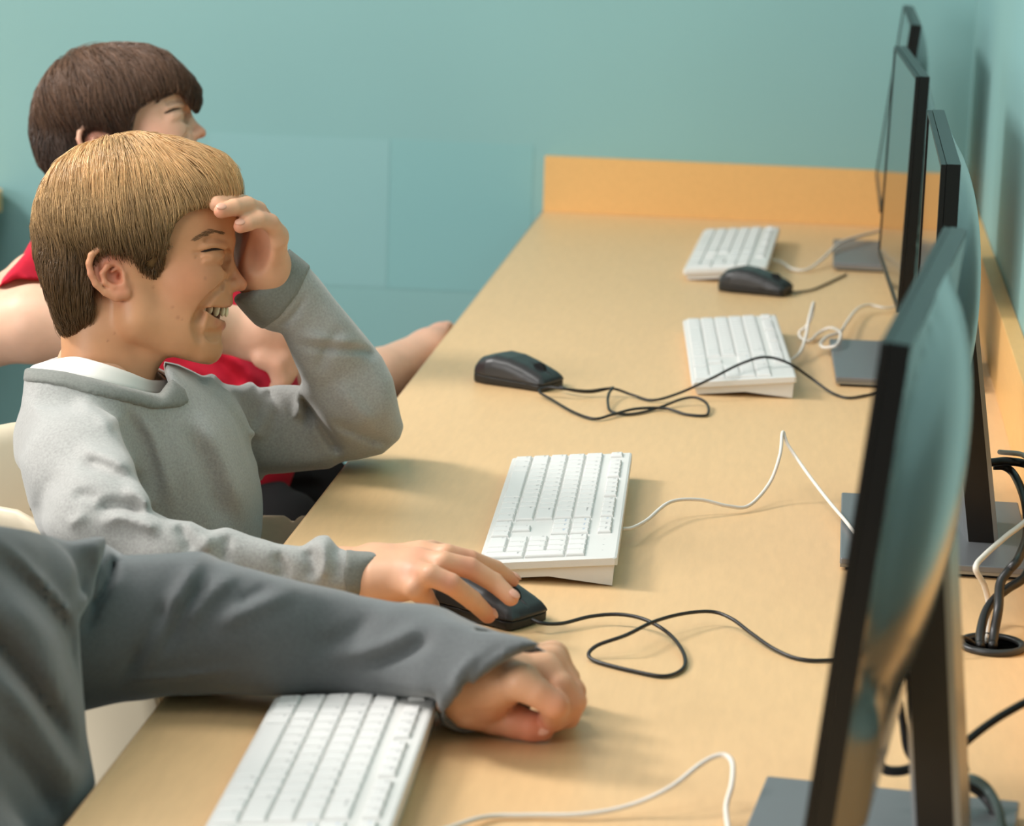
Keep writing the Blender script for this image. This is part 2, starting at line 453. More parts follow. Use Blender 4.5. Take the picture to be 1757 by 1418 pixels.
for y in (-1.6, 0.62, 2.38):
    boxobj('support_panel', (0.14, y-0.012, 0), (XW-0.002, y+0.012, ZD-0.032), M_wood, 0.001, desk)
boxobj('modesty_panel', (XW-0.05, -1.6, 0.25), (XW-0.03, 2.38, ZD-0.032), M_wood, 0.001, desk)

# the second table, at the left edge of the view
tb = empty('side_table', (-1.3, 1.6, 0))
tag(tb, 'wooden table end with rounded corner at the far left edge', 'table')
def rtop(x0, x1, y0, y1, z0, z1, r):
    o = []
    for cx, cy, a0 in ((x1-r, y0+r, -90), (x1-r, y1-r, 0), (x0+r, y1-r, 90), (x0+r, y0+r, 180)):
        for k in range(9):
            a = math.radians(a0+k*90/8); o.append((cx+r*math.cos(a), cy+r*math.sin(a)))
    n = len(o); v = [(x, y, z) for z in (z0, z1) for x, y in o]
    return v, [(i, (i+1) % n, n+(i+1) % n, n+i) for i in range(n)]+[tuple(range(n-1, -1, -1)), tuple(range(n, 2*n))]
v, f = rtop(-1.72, -0.975, 0.7, YB-0.002, ZD-0.042, ZD-0.004, 0.05)
mk('tabletop', v, f, M_wood, tb, smooth=False)
for x, y in ((-1.64, 0.8), (-1.08, 0.8), (-1.64, 2.36), (-1.08, 2.36)):
    b = MB(); b.tube([(x, y, 0), (x, y, ZD-0.042)], 0.022, 14); b.build('leg', M_metal, tb, smooth=True)

# ------------------------------------------------------------------ keyboards
KL, KW = 0.442, 0.127
U = 0.0188
def text_mesh(s, size):
    cu = bpy.data.curves.new('t', 'FONT'); cu.body = s; cu.size = size; cu.resolution_u = 1; cu.align_x = 'LEFT'
    ob = bpy.data.objects.new('t', cu); COL.objects.link(ob)
    dg = bpy.context.evaluated_depsgraph_get(); me = ob.evaluated_get(dg).to_mesh()
    v = [tuple(x.co) for x in me.vertices]; f = [tuple(p.vertices) for p in me.polygons]
    ob.evaluated_get(dg).to_mesh_clear(); bpy.data.objects.remove(ob); bpy.data.curves.remove(cu)
    return v, f
def make_keyboard():
    root = empty('keyboard', (0, 0, 0))
    sl = 0.012/KW; th = math.atan(sl); z0 = 0.0165
    # local: a = user's right, b = away from the user, c = up from the tilted face; root x = away, y = -right
    def T(a, b, c):
        return (b*math.cos(th)-c*math.sin(th), -a, z0+(b+KW/2)*math.sin(th)+c*math.cos(th))
    def prism(prof, a0, a1, bev=0.0):
        b = MB(); n = len(prof); secs = [(a0, 0.97), (a0+bev, 1.0), (a1-bev, 1.0), (a1, 0.97)] if bev else [(a0, 1), (a1, 1)]
        c0 = np.mean(prof, 0); v = []
        for a, s in secs:
            for p in prof:
                q = c0+(np.array(p)-c0)*(1 if s == 1 else np.array([1-2*bev/KW, 0.8])); v.append(T(a, q[0], q[1]))
        f = []
        for k in range(len(secs)-1):
            for i in range(n): f.append((k*n+i, k*n+(i+1) % n, (k+1)*n+(i+1) % n, (k+1)*n+i))
        f.append(tuple(range(n-1, -1, -1))); f.append(tuple(range((len(secs)-1)*n, len(secs)*n)))
        b.add(v, f); return b
    h = KW/2
    prism([(-h, -0.008), (h, -0.008), (h+.0003, -0.004), (h, -.001), (h-.002, 0), (-h+.002, 0), (-h, -.0012), (-h-.0003, -.004)][::-1], -KL/2, KL/2, 0.0025).build('top_tray', M_white, root)
    prism([(-h+.003, -.0078), (-h+.006, -.0162), (0.0, -.0162), (h-.006, -.0274), (h-.003, -.0078)], -KL/2+.004, KL/2-.004).build('lower_case', M_white, root)
    rows = [-h+0.0135+i*U for i in range(5)]+[h-0.0150]
    A0 = -KL/2+0.0075; NAV = A0+15*U+0.0062; NUM = NAV+3*U+0.0062
    keys = []
    def line(row, items, a0=A0):
        u = 0
        for it in items:
            if isinstance(it, (int, float)): u += it; continue
            lab, w = it; keys.append((lab, a0+(u+w/2)*U, rows[row], w, 1.0)); u += w
    line(0, [('Ctrl', 1.25), ('#', 1.25), ('Alt', 1.25), ('', 6.25), ('Alt', 1.25), ('#', 1.25), ('=', 1.25), ('Ctrl', 1.25)])
    line(1, [('Shift', 2.25)]+[(c, 1) for c in 'ZXCVBNM']+[('< ,', 1), ('> .', 1), ('? /', 1), ('Shift', 2.75)])
    line(2, [('Caps', 1.75)]+[(c, 1) for c in 'ASDFGHJKL']+[(': ;', 1), ("\" '", 1), ('Enter', 2.25)])
    line(3, [('Tab', 1.5)]+[(c, 1) for c in 'QWERTYUIOP']+[('{ [', 1), ('} ]', 1), ('| \\', 1.5)])
    line(4, [('~ `', 1)]+[(c, 1) for c in ('! 1', '@ 2', '# 3', '$ 4', '% 5', '^ 6', '& 7', '* 8', '( 9', ') 0', '_ -', '+ =')]+[('Backspace', 2)])
    line(5, [('Esc', 1), 1, ('F1', 1), ('F2', 1), ('F3', 1), ('F4', 1), .5, ('F5', 1), ('F6', 1), ('F7', 1), ('F8', 1), .5, ('F9', 1), ('F10', 1), ('F11', 1), ('F12', 1)])
    line(5, [('PrtSc', 1), ('ScrLk', 1), ('Pause', 1)], NAV)
    line(4, [('Insert', 1), ('Home', 1), ('PgUp', 1)], NAV); line(3, [('Delete', 1), ('End', 1), ('PgDn', 1)], NAV)
    line(1, [1, ('^', 1)], NAV); line(0, [('<', 1), ('v', 1), ('>', 1)], NAV)
    line(4, [('Num', 1), ('/', 1), ('*', 1), ('-', 1)], NUM); line(3, [('7', 1), ('8', 1), ('9', 1)], NUM); line(2, [('4', 1), ('5', 1), ('6', 1)], NUM); line(1, [('1', 1), ('2', 1), ('3', 1)], NUM); line(0, [('0', 2), ('.', 1)], NUM)
    keys.append(('+', NUM+3.5*U, (rows[2]+rows[3])/2, 1, 2.0)); keys.append(('Enter', NUM+3.5*U, (rows[0]+rows[1])/2, 1, 2.0))
    stuff = MB(); nk = 0
    for lab, a, b, w, hh in keys:
        fk = b > rows[4]+.01
        hw = w*U/2-0.0009; hb = (hh*U/2-0.0010) if not fk else 0.0062; ht = 0.0030
        far = fk and lab in ('Esc', 'F1', 'F2', 'F3')
        m = stuff if far else MB()
        v = []
        for (ins, c) in ((0, 0), (0.0002, ht*.55), (0.0009, ht*.92), (0.0016, ht)):
            v += [T(a+sa*(hw-ins), b+sb*(hb-ins), c) for sa, sb in ((-1, -1), (1, -1), (1, 1), (-1, 1))]
        f = []
        for k in range(3):
            for i in range(4): f.append((k*4+i, k*4+(i+1) % 4, (k+1)*4+(i+1) % 4, (k+1)*4+i))
        f.append((12, 13, 14, 15))
        m.add([v[i] for i in range(16)], f, 0)
        if lab:
            tv, tf = text_mesh(lab, 0.0046 if len(lab) < 3 else 0.0031)
            if tv:
                m.add([T(a-hw+0.0026+p[0], b+hb-0.0058+p[1], ht+0.00006) for p in tv], tf, 2 if lab in ('Insert', 'Home', 'PgUp', 'Delete', 'End', 'PgDn', 'PrtSc') else 1)
        if not far:
            o = m.build('key', None, root, mats=[M_key, M_leg, M_legb]); nk += 1
    tag(stuff.build('key', None, root, mats=[M_key, M_leg, M_legb]), kind='stuff')
    led = MB()
    for i, s in enumerate(('1', 'A', 'v')):
        a = NUM+(0.7+1.1*i)*U; tv, tf = text_mesh(s, 0.0034)
        led.add([T(a+p[0], rows[5]+p[1], 0.00008) for p in tv], tf)
    led.build('indicator_marks', M_leg, root)
    return root
def setpose(o, loc, rz):
    o.location = loc; o.rotation_euler = (0, 0, rz)
def cord(root, pts, r, m, name='cord', n=8, rz=None, steps=10):
    q = spline(pts, steps); q = [np.array([p[0], p[1], max(p[2], ZD+r+0.0004)]) for p in q]
    b = MB(); b.tube(q, r, n)
    v = np.array(b.v)
    if root is not None and rz is not None:
        v = v-np.array(root.location); c, s = math.cos(-rz), math.sin(-rz)
        v = np.stack([v[:, 0]*c-v[:, 1]*s, v[:, 0]*s+v[:, 1]*c, v[:, 2]], 1)
        o = mk(name, v, b.f, m, root, True)
        return o
    return mk(name, v, b.f, m, root, True)
kb0 = make_keyboard()
KB = []
for i, (x, y, a, lab) in enumerate([
        (0.254, 0.169, 0.0408, 'white keyboard in sharp focus beside the hand on the black mouse'),
        (0.167, -0.702, 0.0309, 'nearest white keyboard at the bottom under the dark sleeve'),
        (0.3946, 1.0814, 0.0782, 'white keyboard crossed by a black mouse cord'),
        (0.359, 1.9625, -0.0233, 'farthest white keyboard near the desk backsplash behind a mouse')]):
    k = kb0 if i == 0 else copy_tree(kb0)
    setpose(k, (x, y, ZD+0.0004), a); KB.append((k, a))
    tag(k, lab, 'keyboard', 'white keyboards on the desk')
zc = 0.0022
def zp(*l): return [PZ(a, b, c) for a, b, c in l]
cord(KB[0][0], zp((1068, 908, .018), (1085, 906, .017), (1110, 893, .014), (1150, 862, .018), (1200, 858, .016), (1250, 869, .008), (1285, 868, .006), (1320, 830, .02), (1338, 782, .045), (1343, 742, .06), (1352, 764, .05), (1385, 812, .03), (1420, 858, .015), (1452, 896, .017), (1480, 932, .0165)), 0.0019, M_cordw, rz=KB[0][1])
cord(KB[1][0], zp((700, 1440, .012), (760, 1425, .01), (830, 1403, .004), (900, 1400, .003), (1000, 1398, .004), (1080, 1383, .008), (1150, 1352, .018), (1205, 1310, .028), (1238, 1296, .032), (1256, 1308, .03), (1256, 1345, .022), (1246, 1385, .01), (1250, 1425, .004), (1254, 1450, .004)), 0.0019, M_cordw, rz=KB[1][1])
cord(KB[2][0], zp((1352, 622, .015), (1372, 606, .012), (1382, 580, .02), (1388, 548, .04), (1396, 520, .05), (1392, 545, .035), (1382, 562, .02), (1372, 570, .012), (1374, 580, .006), (1390, 585, .004), (1405, 572, .006), (1425, 563, .014), (1442, 572, .019), (1436, 592, .019), (1415, 597, .012), (1408, 590, .010), (1420, 578, .014), (1442, 570, .016), (1452, 555, .014), (1470, 532, .012), (1490, 524, .012), (1520, 529, .008), (1545, 525, .006)), 0.0022, M_cordw, rz=KB[2][1])
cord(KB[3][0], zp((1322, 446, .012), (1340, 450, .008), (1360, 462, .004), (1385, 463, .004), (1410, 446, .012), (1440, 418, .022), (1470, 407, .024), (1505, 398, .020), (1528, 392, .017)), 0.0024, M_cordw, rz=KB[3][1])

# ------------------------------------------------------------------ mice
def make_mouse():
    root = empty('computer_mouse', (0, 0, 0))
    side = PolyD([(-57, -6), (-58.5, 10), (-53, 22), (-40, 32), (-20, 37), (0, 35.5), (20, 30), (40, 22.5), (55, 15.5), (58.5, 12.5), (57, -6)], 0.5, 30)
    top = PolyD([(-58, -8), (-55, -18), (-46, -27), (-28, -31), (0, -29.5), (25, -28.5), (48, -29), (56, -26), (58.5, -16), (59, 0), (58.5, 16), (56, 26), (48, 29), (25, 28.5), (0, 29.5), (-28, 31), (-46, 27), (-55, 18), (-58, 8)], 0.5, 30)
    V = Vol((-.064, -.036, -.004), (.064, .036, .042), 0.0010)
    x = V.ax[0][:, None, None]*1000; y = V.ax[1][None, :, None]*1000; z = V.ax[2][None, None, :]*1000
    a = side(x+0*z, z+0*x)/1000; b = top(x+0*y, y+0*x)/1000
    full = smax(a+0*y, b+0*z, 0.016).astype(f32)
    seam = (10.5-x*0.035)/1000            # height of the seam between shell and base
    V.f = np.maximum(full, (seam+0.0003-z/1000)).astype(f32)
    for yy in (0,):
        V.cap((0.018, 0, .0312), (0.062, 0, .0125), .0011, .0011, 0.0, '-')
    V.cap((0.036, 0, .0262), (0.028, 0, .0290), .0042, .0042, 0.001, '-', None)
    v, f = V.mesh(2, False); mk('shell', v, f, M_mouse, root)
    V2 = V.like(); V2.f = np.maximum(np.maximum(full+0.0006, (z/1000-seam+0.0003)), 0.0008-z/1000+0*x+0*y).astype(f32)
    v, f = V2.mesh(2, False); mk('base', v, f, M_mouse2, root)
    w = MB(); pr = []
    for k in range(24):
        t = 2*math.pi*k/24; pr.append((0.032+0.0085*math.cos(t), 0.0225+0.0085*math.sin(t)))
    n = 24; vv = [(px_, s*0.0030, pz_) for s in (-1, 1) for px_, pz_ in pr]
    w.add(vv, [(i, (i+1) % n, n+(i+1) % n, n+i) for i in range(n)]+[tuple(range(n)), tuple(range(2*n-1, n-1, -1))])
    w.build('scroll_wheel', M_rub, root, smooth=False)
    return root
ms0 = make_mouse()
MICE = []
def place_mouse(pb, pf, z, lab, first=False):
    a = PZ(*pb, z); b = PZ(*pf, z); c = (a+b)/2; rz = math.atan2(b[1]-a[1], b[0]-a[0])
    m = ms0 if first else copy_tree(ms0); setpose(m, (c[0], c[1], ZD+0.0002), rz)
    tag(m, lab, 'mouse', 'black mice on the desk'); MICE.append((m, rz)); return m
place_mouse((742, 1018), (917, 1062), .008, 'black mouse under the hand of the boy in grey sweatshirt', True)
place_mouse((812, 640), (963, 663), .006, 'black mouse with bunched cord between the middle keyboards')
place_mouse((1233, 490), (1357, 502), .005, 'black mouse in front of the farthest white keyboard')
cord(MICE[0][0], zp((913, 1064, .010), (930, 1070, .009), (965, 1070, .007), (1015, 1058, .008), (1065, 1055, .010), (1110, 1065, .010), (1150, 1090, .007), (1173, 1122, .004), (1172, 1148, .002), (1140, 1161, .002), (1085, 1152, .002), (1030, 1138, .002), (1010, 1125, .004), (1025, 1108, .010), (1075, 1090, .016), (1120, 1068, .016), (1170, 1054, .014), (1220, 1050, .012), (1255, 1062, .010), (1290, 1088, .006), (1330, 1115, .003), (1375, 1132, .002), (1430, 1133, .002), (1520, 1122, .002), (1580, 1112, .004), (1612, 1099, .014), (1640, 1092, .016), (1662, 1098, .010), (1680, 1112, .002)), 0.0017, M_cordb, rz=MICE[0][1])
cord(MICE[1][0], zp((960, 664, .008), (985, 671, .006), (1015, 673, .006), (1045, 667, .010), (1052, 666, .012), (1045, 675, .010), (1043, 692, .006), (1050, 707, .004), (1085, 711, .002), (1130, 700, .003), (1170, 685, .008), (1196, 683, .010), (1214, 695, .006), (1212, 713, .002), (1180, 712, .002), (1140, 701, .004), (1090, 702, .004), (1050, 712, .004), (1020, 719, .003), (985, 708, .003), (950, 688, .004), (925, 672, .008), (940, 665, .012), (970, 668, .012), (1010, 671, .008), (1050, 667, .010), (1085, 678, .004), (1120, 687, .003), (1165, 675, .010), (1220, 650, .026), (1270, 625, .036), (1312, 613, .040), (1352, 623, .034), (1390, 648, .016), (1425, 673, .004), (1455, 683, .002), (1485, 679, .002), (1530, 670, .002)), 0.0017, M_cordb, rz=MICE[1][1])
cord(MICE[2][0], zp((1354, 501, .006), (1370, 501, .003), (1395, 497, .002), (1425, 484, .002), (1452, 471, .002)), 0.0016, M_cordb, rz=MICE[2][1])

# ------------------------------------------------------------------ monitors
def make_monitor(cx, cy, cz, a, tilt, lab, by):
    mw, mh, tk = 0.49, 0.292, 0.0170
    n = np.array([-math.cos(a), -math.sin(a), 0]); s = np.array([-math.sin(a), math.cos(a), 0]); zz = np.array([0, 0, 1.0])
    up = zz*math.cos(tilt)-n*math.sin(tilt); nn = n*math.cos(tilt)+zz*math.sin(tilt)
    c = np.array([cx, cy, ZD+cz]); g = lambda b, v, k: c+s*b*mw+up*v*mh-nn*k
    base_c = np.array([cx, by, ZD])-n*0.022
    root = empty('computer_monitor', base_c); tag(root, lab, 'monitor', 'black monitors along the wall')
    # rear housing with swelling back
    NU, NV = 36, 28; v = []; f = []
    def edge(b, w): return b
    for j in range(NV+1):
        for i in range(NU+1):
            b = -0.5+i/NU; w = j/NV
            e = max(abs(2*b)**3, abs(2*w-1)**2.6)
            q = math.hypot(2*b/0.96, (2*w-1.0)/0.97)
            k = tk+0.034*max(0.0, 1-q**2.4)**0.75
            cf = min(1.0, max(0.0, (0.34-w)/0.16)); cf = cf*cf*(3-2*cf)*min(1.0, (1-abs(2*b))*9); k = max(k, tk+0.017*cf)   # thicker chin
            v.append(g(b, w, k))
    W1 = NU+1
    for j in range(NV):
        for i in range(NU): f.append((j*W1+i, j*W1+i+1, (j+1)*W1+i+1, (j+1)*W1+i))
    mk('rear_cover', v, f, M_mon, root)
    # frame: slim rim with a line between front bezel and cover
    fr = MB()
    for (k0, k1, ins) in ((0.0, 0.0045, 0.0006), (0.0050, tk, 0.0)):
        ring = [(-.5, 0), (.5, 0), (.5, 1), (-.5, 1)]; ins_b, ins_v = ins/mw, ins/mh
        o = [(b*(1-2*ins_b), w*(1-2*ins_v)+ins_v) for b, w in ring]; q = [(b*0.962, 0.030+w*0.955) for b, w in ring]
        vv = [g(b, w, k0) for b, w in o]+[g(b, w, k1) for b, w in o]+[g(b, w, k0) for b, w in q]+[g(b, w, k1) for b, w in q]
        ff = []
        for i in range(4):
            j = (i+1) % 4
            ff += [(i, j, 4+j, 4+i), (i, 8+i, 8+j, j), (4+i, 4+j, 12+j, 12+i), (8+i, 12+i, 12+j, 8+j)]
        fr.add(vv, ff, 0 if k0 == 0 else 1)
    fr.build('bezel', None, root, mats=[M_bez, M_rim])
    sc = MB(); vv = [g(b*0.963, 0.029+w*0.957, k) for k in (0.0012, 0.004) for b, w in ((-.5, 0), (.5, 0), (.5, 1), (-.5, 1))]
    sc.add(vv, [(0, 1, 2, 3), (7, 6, 5, 4)]+[(i, (i+1) % 4, 4+(i+1) % 4, 4+i) for i in range(4)]); sc.build('screen', M_scr, root)
    # stand: base plate and slanting neck
    def X(p): return base_c-n*p[0]+s*p[1]+zz*p[2]          # p = (towards wall, along desk, up)
    b = MB(); b.box((-0.088, -0.135, 0.006), (0.092, 0.135, 0.0125), 0.0012, X); b.build('base_plate', M_stand, root)
    b = MB(); b.box((-0.0875, -0.1345, 0.0035), (0.0915, 0.1345, 0.0062), 0, X); b.build('base_rim', M_stand2, root)
    b = MB(); b.box((-0.082, -0.129, 0.0002), (0.086, 0.129, 0.0035), 0, X); b.build('base_pad', M_rub, root)
    d = nn*0; top = to = None
    hb = g(0, 0.42, tk+0.022)                               # where the neck meets the panel
    lt = np.array([-(hb-base_c)@n, (hb-base_c)@s, (hb-base_c)@zz])
    nk = MB()
    def quad(x, w, z): return [X((x, -w, z)), X((x, w, z))]
    sec = []
    for t in np.linspace(0, 1, 9):
        z = 0.012+t*(lt[2]-0.012); xc = 0.052+(lt[0]-0.052)*t; wd = 0.044-0.006*t; dp = 0.017
        sec.append((xc, wd, z, dp, lt[1]*t))
    v = []; f = []; fm = []
    for xc, wd, z, dp, yo in sec:
        for q in range(7):                                   # rounded front face
            y = -wd+2*wd*q/6; v.append(X((xc-dp-0.006*(1-(y/wd)**2), y+yo, z)))
        v += [X((xc+dp*.45, wd+yo, z)), X((xc+dp*.7, wd+yo, z)), X((xc+dp*.7, -wd+yo, z)), X((xc+dp*.45, -wd+yo, z))]
    N = 11
    for k in range(len(sec)-1):
        for i in range(N):
            j = (i+1) % N; f.append((k*N+i, k*N+j, (k+1)*N+j, (k+1)*N+i)); fm.append(0 if i < 6 else 1 if i in (6, 10) else 2)
    f += [tuple(range(N-1, -1, -1)), tuple((len(sec)-1)*N+i for i in range(N))]; fm += [1, 1]
    mk('neck', v, f, None, root, False, mats=[M_stand, M_standk, M_stand2], fmat=fm)
    return root
make_monitor(0.5275, -0.728, 0.1138, -0.1062, 0.097, 'nearest black monitor seen edge-on with teal reflections on its back', -0.722)
make_monitor(0.5953, 0.1675, 0.1104, -0.0061, 0.0, 'black monitor second from the front behind the white cord', 0.195)
make_monitor(0.585, 1.1867, 0.0997, 0.0346, 0.0195, 'black monitor third from the front showing its screen edge', 1.10)
make_monitor(0.5836, 2.0802, 0.1049, 0.0009, 0.1043, 'farthest black monitor next to the back wall corner', 2.05)

# ------------------------------------------------------------------ grommet and cables
gc = PZ(1702, 1112, 0.0)
gr = empty('cable_grommet', gc); tag(gr, 'round black cable grommet set in the desk near the wall', 'grommet')
b = MB(); R1, r1 = 0.0262, 0.0036; v = []; f = []
for i in range(40):
    t = 2*math.pi*i/40
    for k in range(10):
        p = 2*math.pi*k/10; v.append(gc+np.array([(R1+r1*math.cos(p))*math.cos(t), (R1+r1*math.cos(p))*math.sin(t), 0.0030+0.003*math.sin(p)]))
for i in range(40):
    for k in range(10): f.append((i*10+k, ((i+1) % 40)*10+k, ((i+1) % 40)*10+(k+1) % 10, i*10+(k+1) % 10))
mk('ring', v, f, M_mouse, gr)
v = [gc+np.array([R1*math.cos(2*math.pi*i/32), R1*math.sin(2*math.pi*i/32), 0.0006]) for i in range(32)]
mk('hole_shade_disc', v, [tuple(range(32))], mat('hole_shade', (0.002, 0.002, 0.002, 1), 1.0, 0.0), gr, False)  # black disc for the shade inside the grommet; desktop is not cut
def cable(pts, r, m, lab, cat='cable', name='power_cable'):
    o = cord(None, pts, r, m, name); tag(o, lab, cat); return o
def dp(*l): return [P(a, b, c) for a, b, c in l]
cable(zp((1682, 1116, .001), (1682, 1090, .010), (1690, 1055, .022), (1705, 1030, .031), (1730, 1010, .038), (1760, 988, .044))+dp((1772, 945, 2.58), (1774, 885, 2.66), (1772, 830, 2.73), (1765, 800, 2.79), (1730, 792, 2.80), (1700, 794, 2.80), (1668, 796, 2.80), (1640, 800, 2.80)), 0.0042, M_cordb, 'thick black cable from the grommet to the left side of the second monitor stand')
cable(zp((1703, 1116, .001), (1706, 1085, .012), (1713, 1045, .03), (1716, 1003, .045), (1730, 980, .055), (1748, 958, .062))+dp((1762, 915, 2.64), (1759, 862, 2.72), (1742, 818, 2.80), (1725, 802, 2.81), (1705, 800, 2.81)), 0.0042, M_cordb, 'thick black cable curving down beside the second monitor stand into the grommet')
cable(zp((1692, 1104, .001), (1694, 1075, .006), (1697, 1040, .016), (1689, 1005, .036), (1674, 975, .055), (1690, 953, .06), (1725, 922, .07), (1765, 888, .08))+dp((1768, 850, 2.61), (1768, 808, 2.69), (1757, 782, 2.77), (1715, 776, 2.82)), 0.0026, M_cordw, 'thin white cable dropping into the desk grommet', name='usb_cable')
cable(dp((1628, 815, 2.81), (1636, 810, 2.81), (1650, 806, 2.82)), 0.003, M_cordw, 'upper short white plug behind the second monitor', 'plug', 'cable_plug')
cable(dp((1626, 836, 2.81), (1636, 831, 2.81), (1652, 826, 2.82)), 0.0026, M_cordw, 'lower short white plug behind the second monitor', 'plug', 'cable_plug')
cable(dp((1446, 1262, 1.97), (1458, 1200, 1.96), (1478, 1145, 1.95), (1503, 1124, 1.95), (1526, 1140, 1.95), (1540, 1185, 1.96), (1549, 1240, 1.97), (1556, 1285, 1.98), (1572, 1308, 1.99), (1590, 1312, 2.0)), 0.0028, M_cordb, 'black cable arching over the back of the nearest monitor')
cable(dp((1516, 1250, 1.985), (1508, 1290, 1.985), (1514, 1318, 1.985), (1540, 1324, 1.985), (1570, 1316, 1.99), (1600, 1296, 2.0)), 0.0036, M_cordb, 'black cable looping under the back of the nearest monitor')
cable(dp((1625, 1215, 2.0), (1636, 1250, 2.0), (1646, 1285, 2.0), (1655, 1325, 2.0)), 0.0040, M_cordb, 'black cable tie strap on the nearest monitor stand', 'strap', 'cable_strap')
cable(dp((1640, 1290, 2.0), (1655, 1276, 2.0), (1690, 1248, 2.01), (1730, 1222, 2.02), (1775, 1200, 2.03), (1820, 1195, 2.04), (1838, 1235, 2.05), (1840, 1290, 2.05)), 0.0032, M_cordb, 'black cable running right from the nearest monitor stand')
cable(dp((1640, 1345, 1.99), (1665, 1350, 1.99), (1690, 1368, 1.99), (1710, 1400, 1.98), (1722, 1440, 1.97), (1760, 1500, 1.95), (1820, 1530, 1.95)), 0.0038, M_cordb, 'lower black cable beside the nearest monitor base')
cable(dp((1645, 1336, 1.97), (1672, 1338, 1.97), (1696, 1356, 1.97), (1713, 1390, 1.96), (1724, 1440, 1.95), (1745, 1500, 1.94), (1790, 1550, 1.93)), 0.0034, mat('grey_green_cord', srgb(96, 112, 108), 0.4, 0.5), 'grey cable beside the nearest monitor base', name='video_cable')

# ------------------------------------------------------------------ light
w = bpy.data.worlds.new('world'); scene.world = w; w.use_nodes = True
bg = w.node_tree.nodes['Background']; bg.inputs[1].default_value = 0.54
wn = w.node_tree.nodes; wl = w.node_tree.links                # room light all round: pale ceiling above, darker below
wt = wn.new('ShaderNodeTexCoord'); ws = wn.new('ShaderNodeSeparateXYZ'); wr = wn.new('ShaderNodeValToRGB')
wl.new(wt.outputs['Generated'], ws.inputs[0])
wm = wn.new('ShaderNodeMapRange'); wm.inputs['From Min'].default_value = -1; wl.new(ws.outputs['Z'], wm.inputs['Value']); wl.new(wm.outputs['Result'], wr.inputs['Fac'])
e_ = wr.color_ramp.elements; e_[0].position = 0.35; e_[0].color = (0.22, 0.21, 0.20, 1); e_[1].position = 0.85; e_[1].color = (1.0, 0.985, 0.96, 1)
el = wr.color_ramp.elements.new(0.52); el.color = (0.42, 0.43, 0.42, 1)
wl.new(wr.outputs['Color'], bg.inputs[0])
def area(name, loc, target, size, sy, power, col=(1, 1, 1)):
    ld = bpy.data.lights.new(name, 'AREA'); ld.shape = 'RECTANGLE'; ld.size = size; ld.size_y = sy; ld.energy = power; ld.color = col
    o = bpy.data.objects.new(name, ld); COL.objects.link(o); o.location = loc
    o.rotation_euler = (Vector(target)-Vector(loc)).to_track_quat('-Z', 'Y').to_euler()
    return o
area('ceiling_light_left', (-2.8, 0.5, 3.2), (0.2, 0.45, 0.74), 0.75, 0.75, 118, (1, 0.97, 0.93))
area('fill_light_side', (-2.7, -2.9, 1.75), (0.1, 1.4, 0.75), 2.0, 1.5, 95, (1, 0.99, 0.97))  # added fill for the camera-facing sides; stands for no known window
area('ceiling_light_near', (-0.85, -0.1, 2.65), (0.1, -0.05, 0.74), 0.7, 1.3, 27, (1, 0.98, 0.95))
area('fill_light_front', (-0.6, -1.7, 2.65), (0.2, -0.9, 0.74), 0.7, 1.3, 10, (1, 0.98, 0.95))  # added fill that brightens the near end of the desk
scene.view_settings.view_transform = 'Standard'; scene.view_settings.look = 'None'; scene.view_settings.gamma = 1.0
scene.view_settings.use_curve_mapping = False; scene.view_settings.exposure = -0.08
scene.cycles.use_denoising = True
# ------------------------------------------------------------------ people
M_skin = mat('skin', srgb(222, 172, 142), 0.46, 0.35, attr='tint', sss=0.12, sscale=0.01, noise=(55, 0.05, 3, (1, 1, 1)), bump=(900, 0.06, 0.0004))
M_teeth = mat('teeth', srgb(226, 214, 180), 0.25, 0.5)
M_eye = mat('eye', srgb(50, 40, 34), 0.12, 0.5)
M_brow = mat('eyebrow_hair', srgb(112, 82, 56), 0.6, 0.3)
M_lash = mat('eyelash_hair', srgb(38, 26, 20), 0.6, 0.3)
SKIN = np.array(srgb(214, 163, 126)[:3]); PINK = np.array(srgb(205, 112, 96)[:3]); LIP = np.array(srgb(196, 104, 94)[:3]); RED = np.array(srgb(214, 128, 100)[:3])

class Head:
    """maps profile drawing units (u right, v down, w towards the viewer) to the place of one head"""
    def __init__(s, u0, v0, ax, ay, sc, ang, d):
        s.u0, s.v0, s.ax, s.ay, s.sc, s.c, s.s, s.d = u0, v0, ax, ay, sc, math.cos(ang), math.sin(ang), d
        s.k = d/FPX*sc                           # metres per drawing unit
    def px(s, u, v):
        x, y = (u-s.u0)*s.sc, (v-s.v0)*s.sc
        return s.ax+x*s.c+y*s.s, s.ay-x*s.s+y*s.c   # positive angle lifts the nose
    def __call__(s, u, v, w=0.0):
        x, y = s.px(u, v); return G(x, y, s.d-w*s.k)
    def poly(s, pts): return [s.px(u, v) for u, v in pts]
    def rot(s, ang=0.0, yaw=0.0):
        a = math.atan2(s.s, s.c)+ang
        R1_ = np.array([[math.cos(a), -math.sin(a), 0], [math.sin(a), math.cos(a), 0], [0, 0, 1]])
        R2_ = np.array([[math.cos(yaw), 0, math.sin(yaw)], [0, 1, 0], [-math.sin(yaw), 0, math.cos(yaw)]])
        return R1_ @ R2_

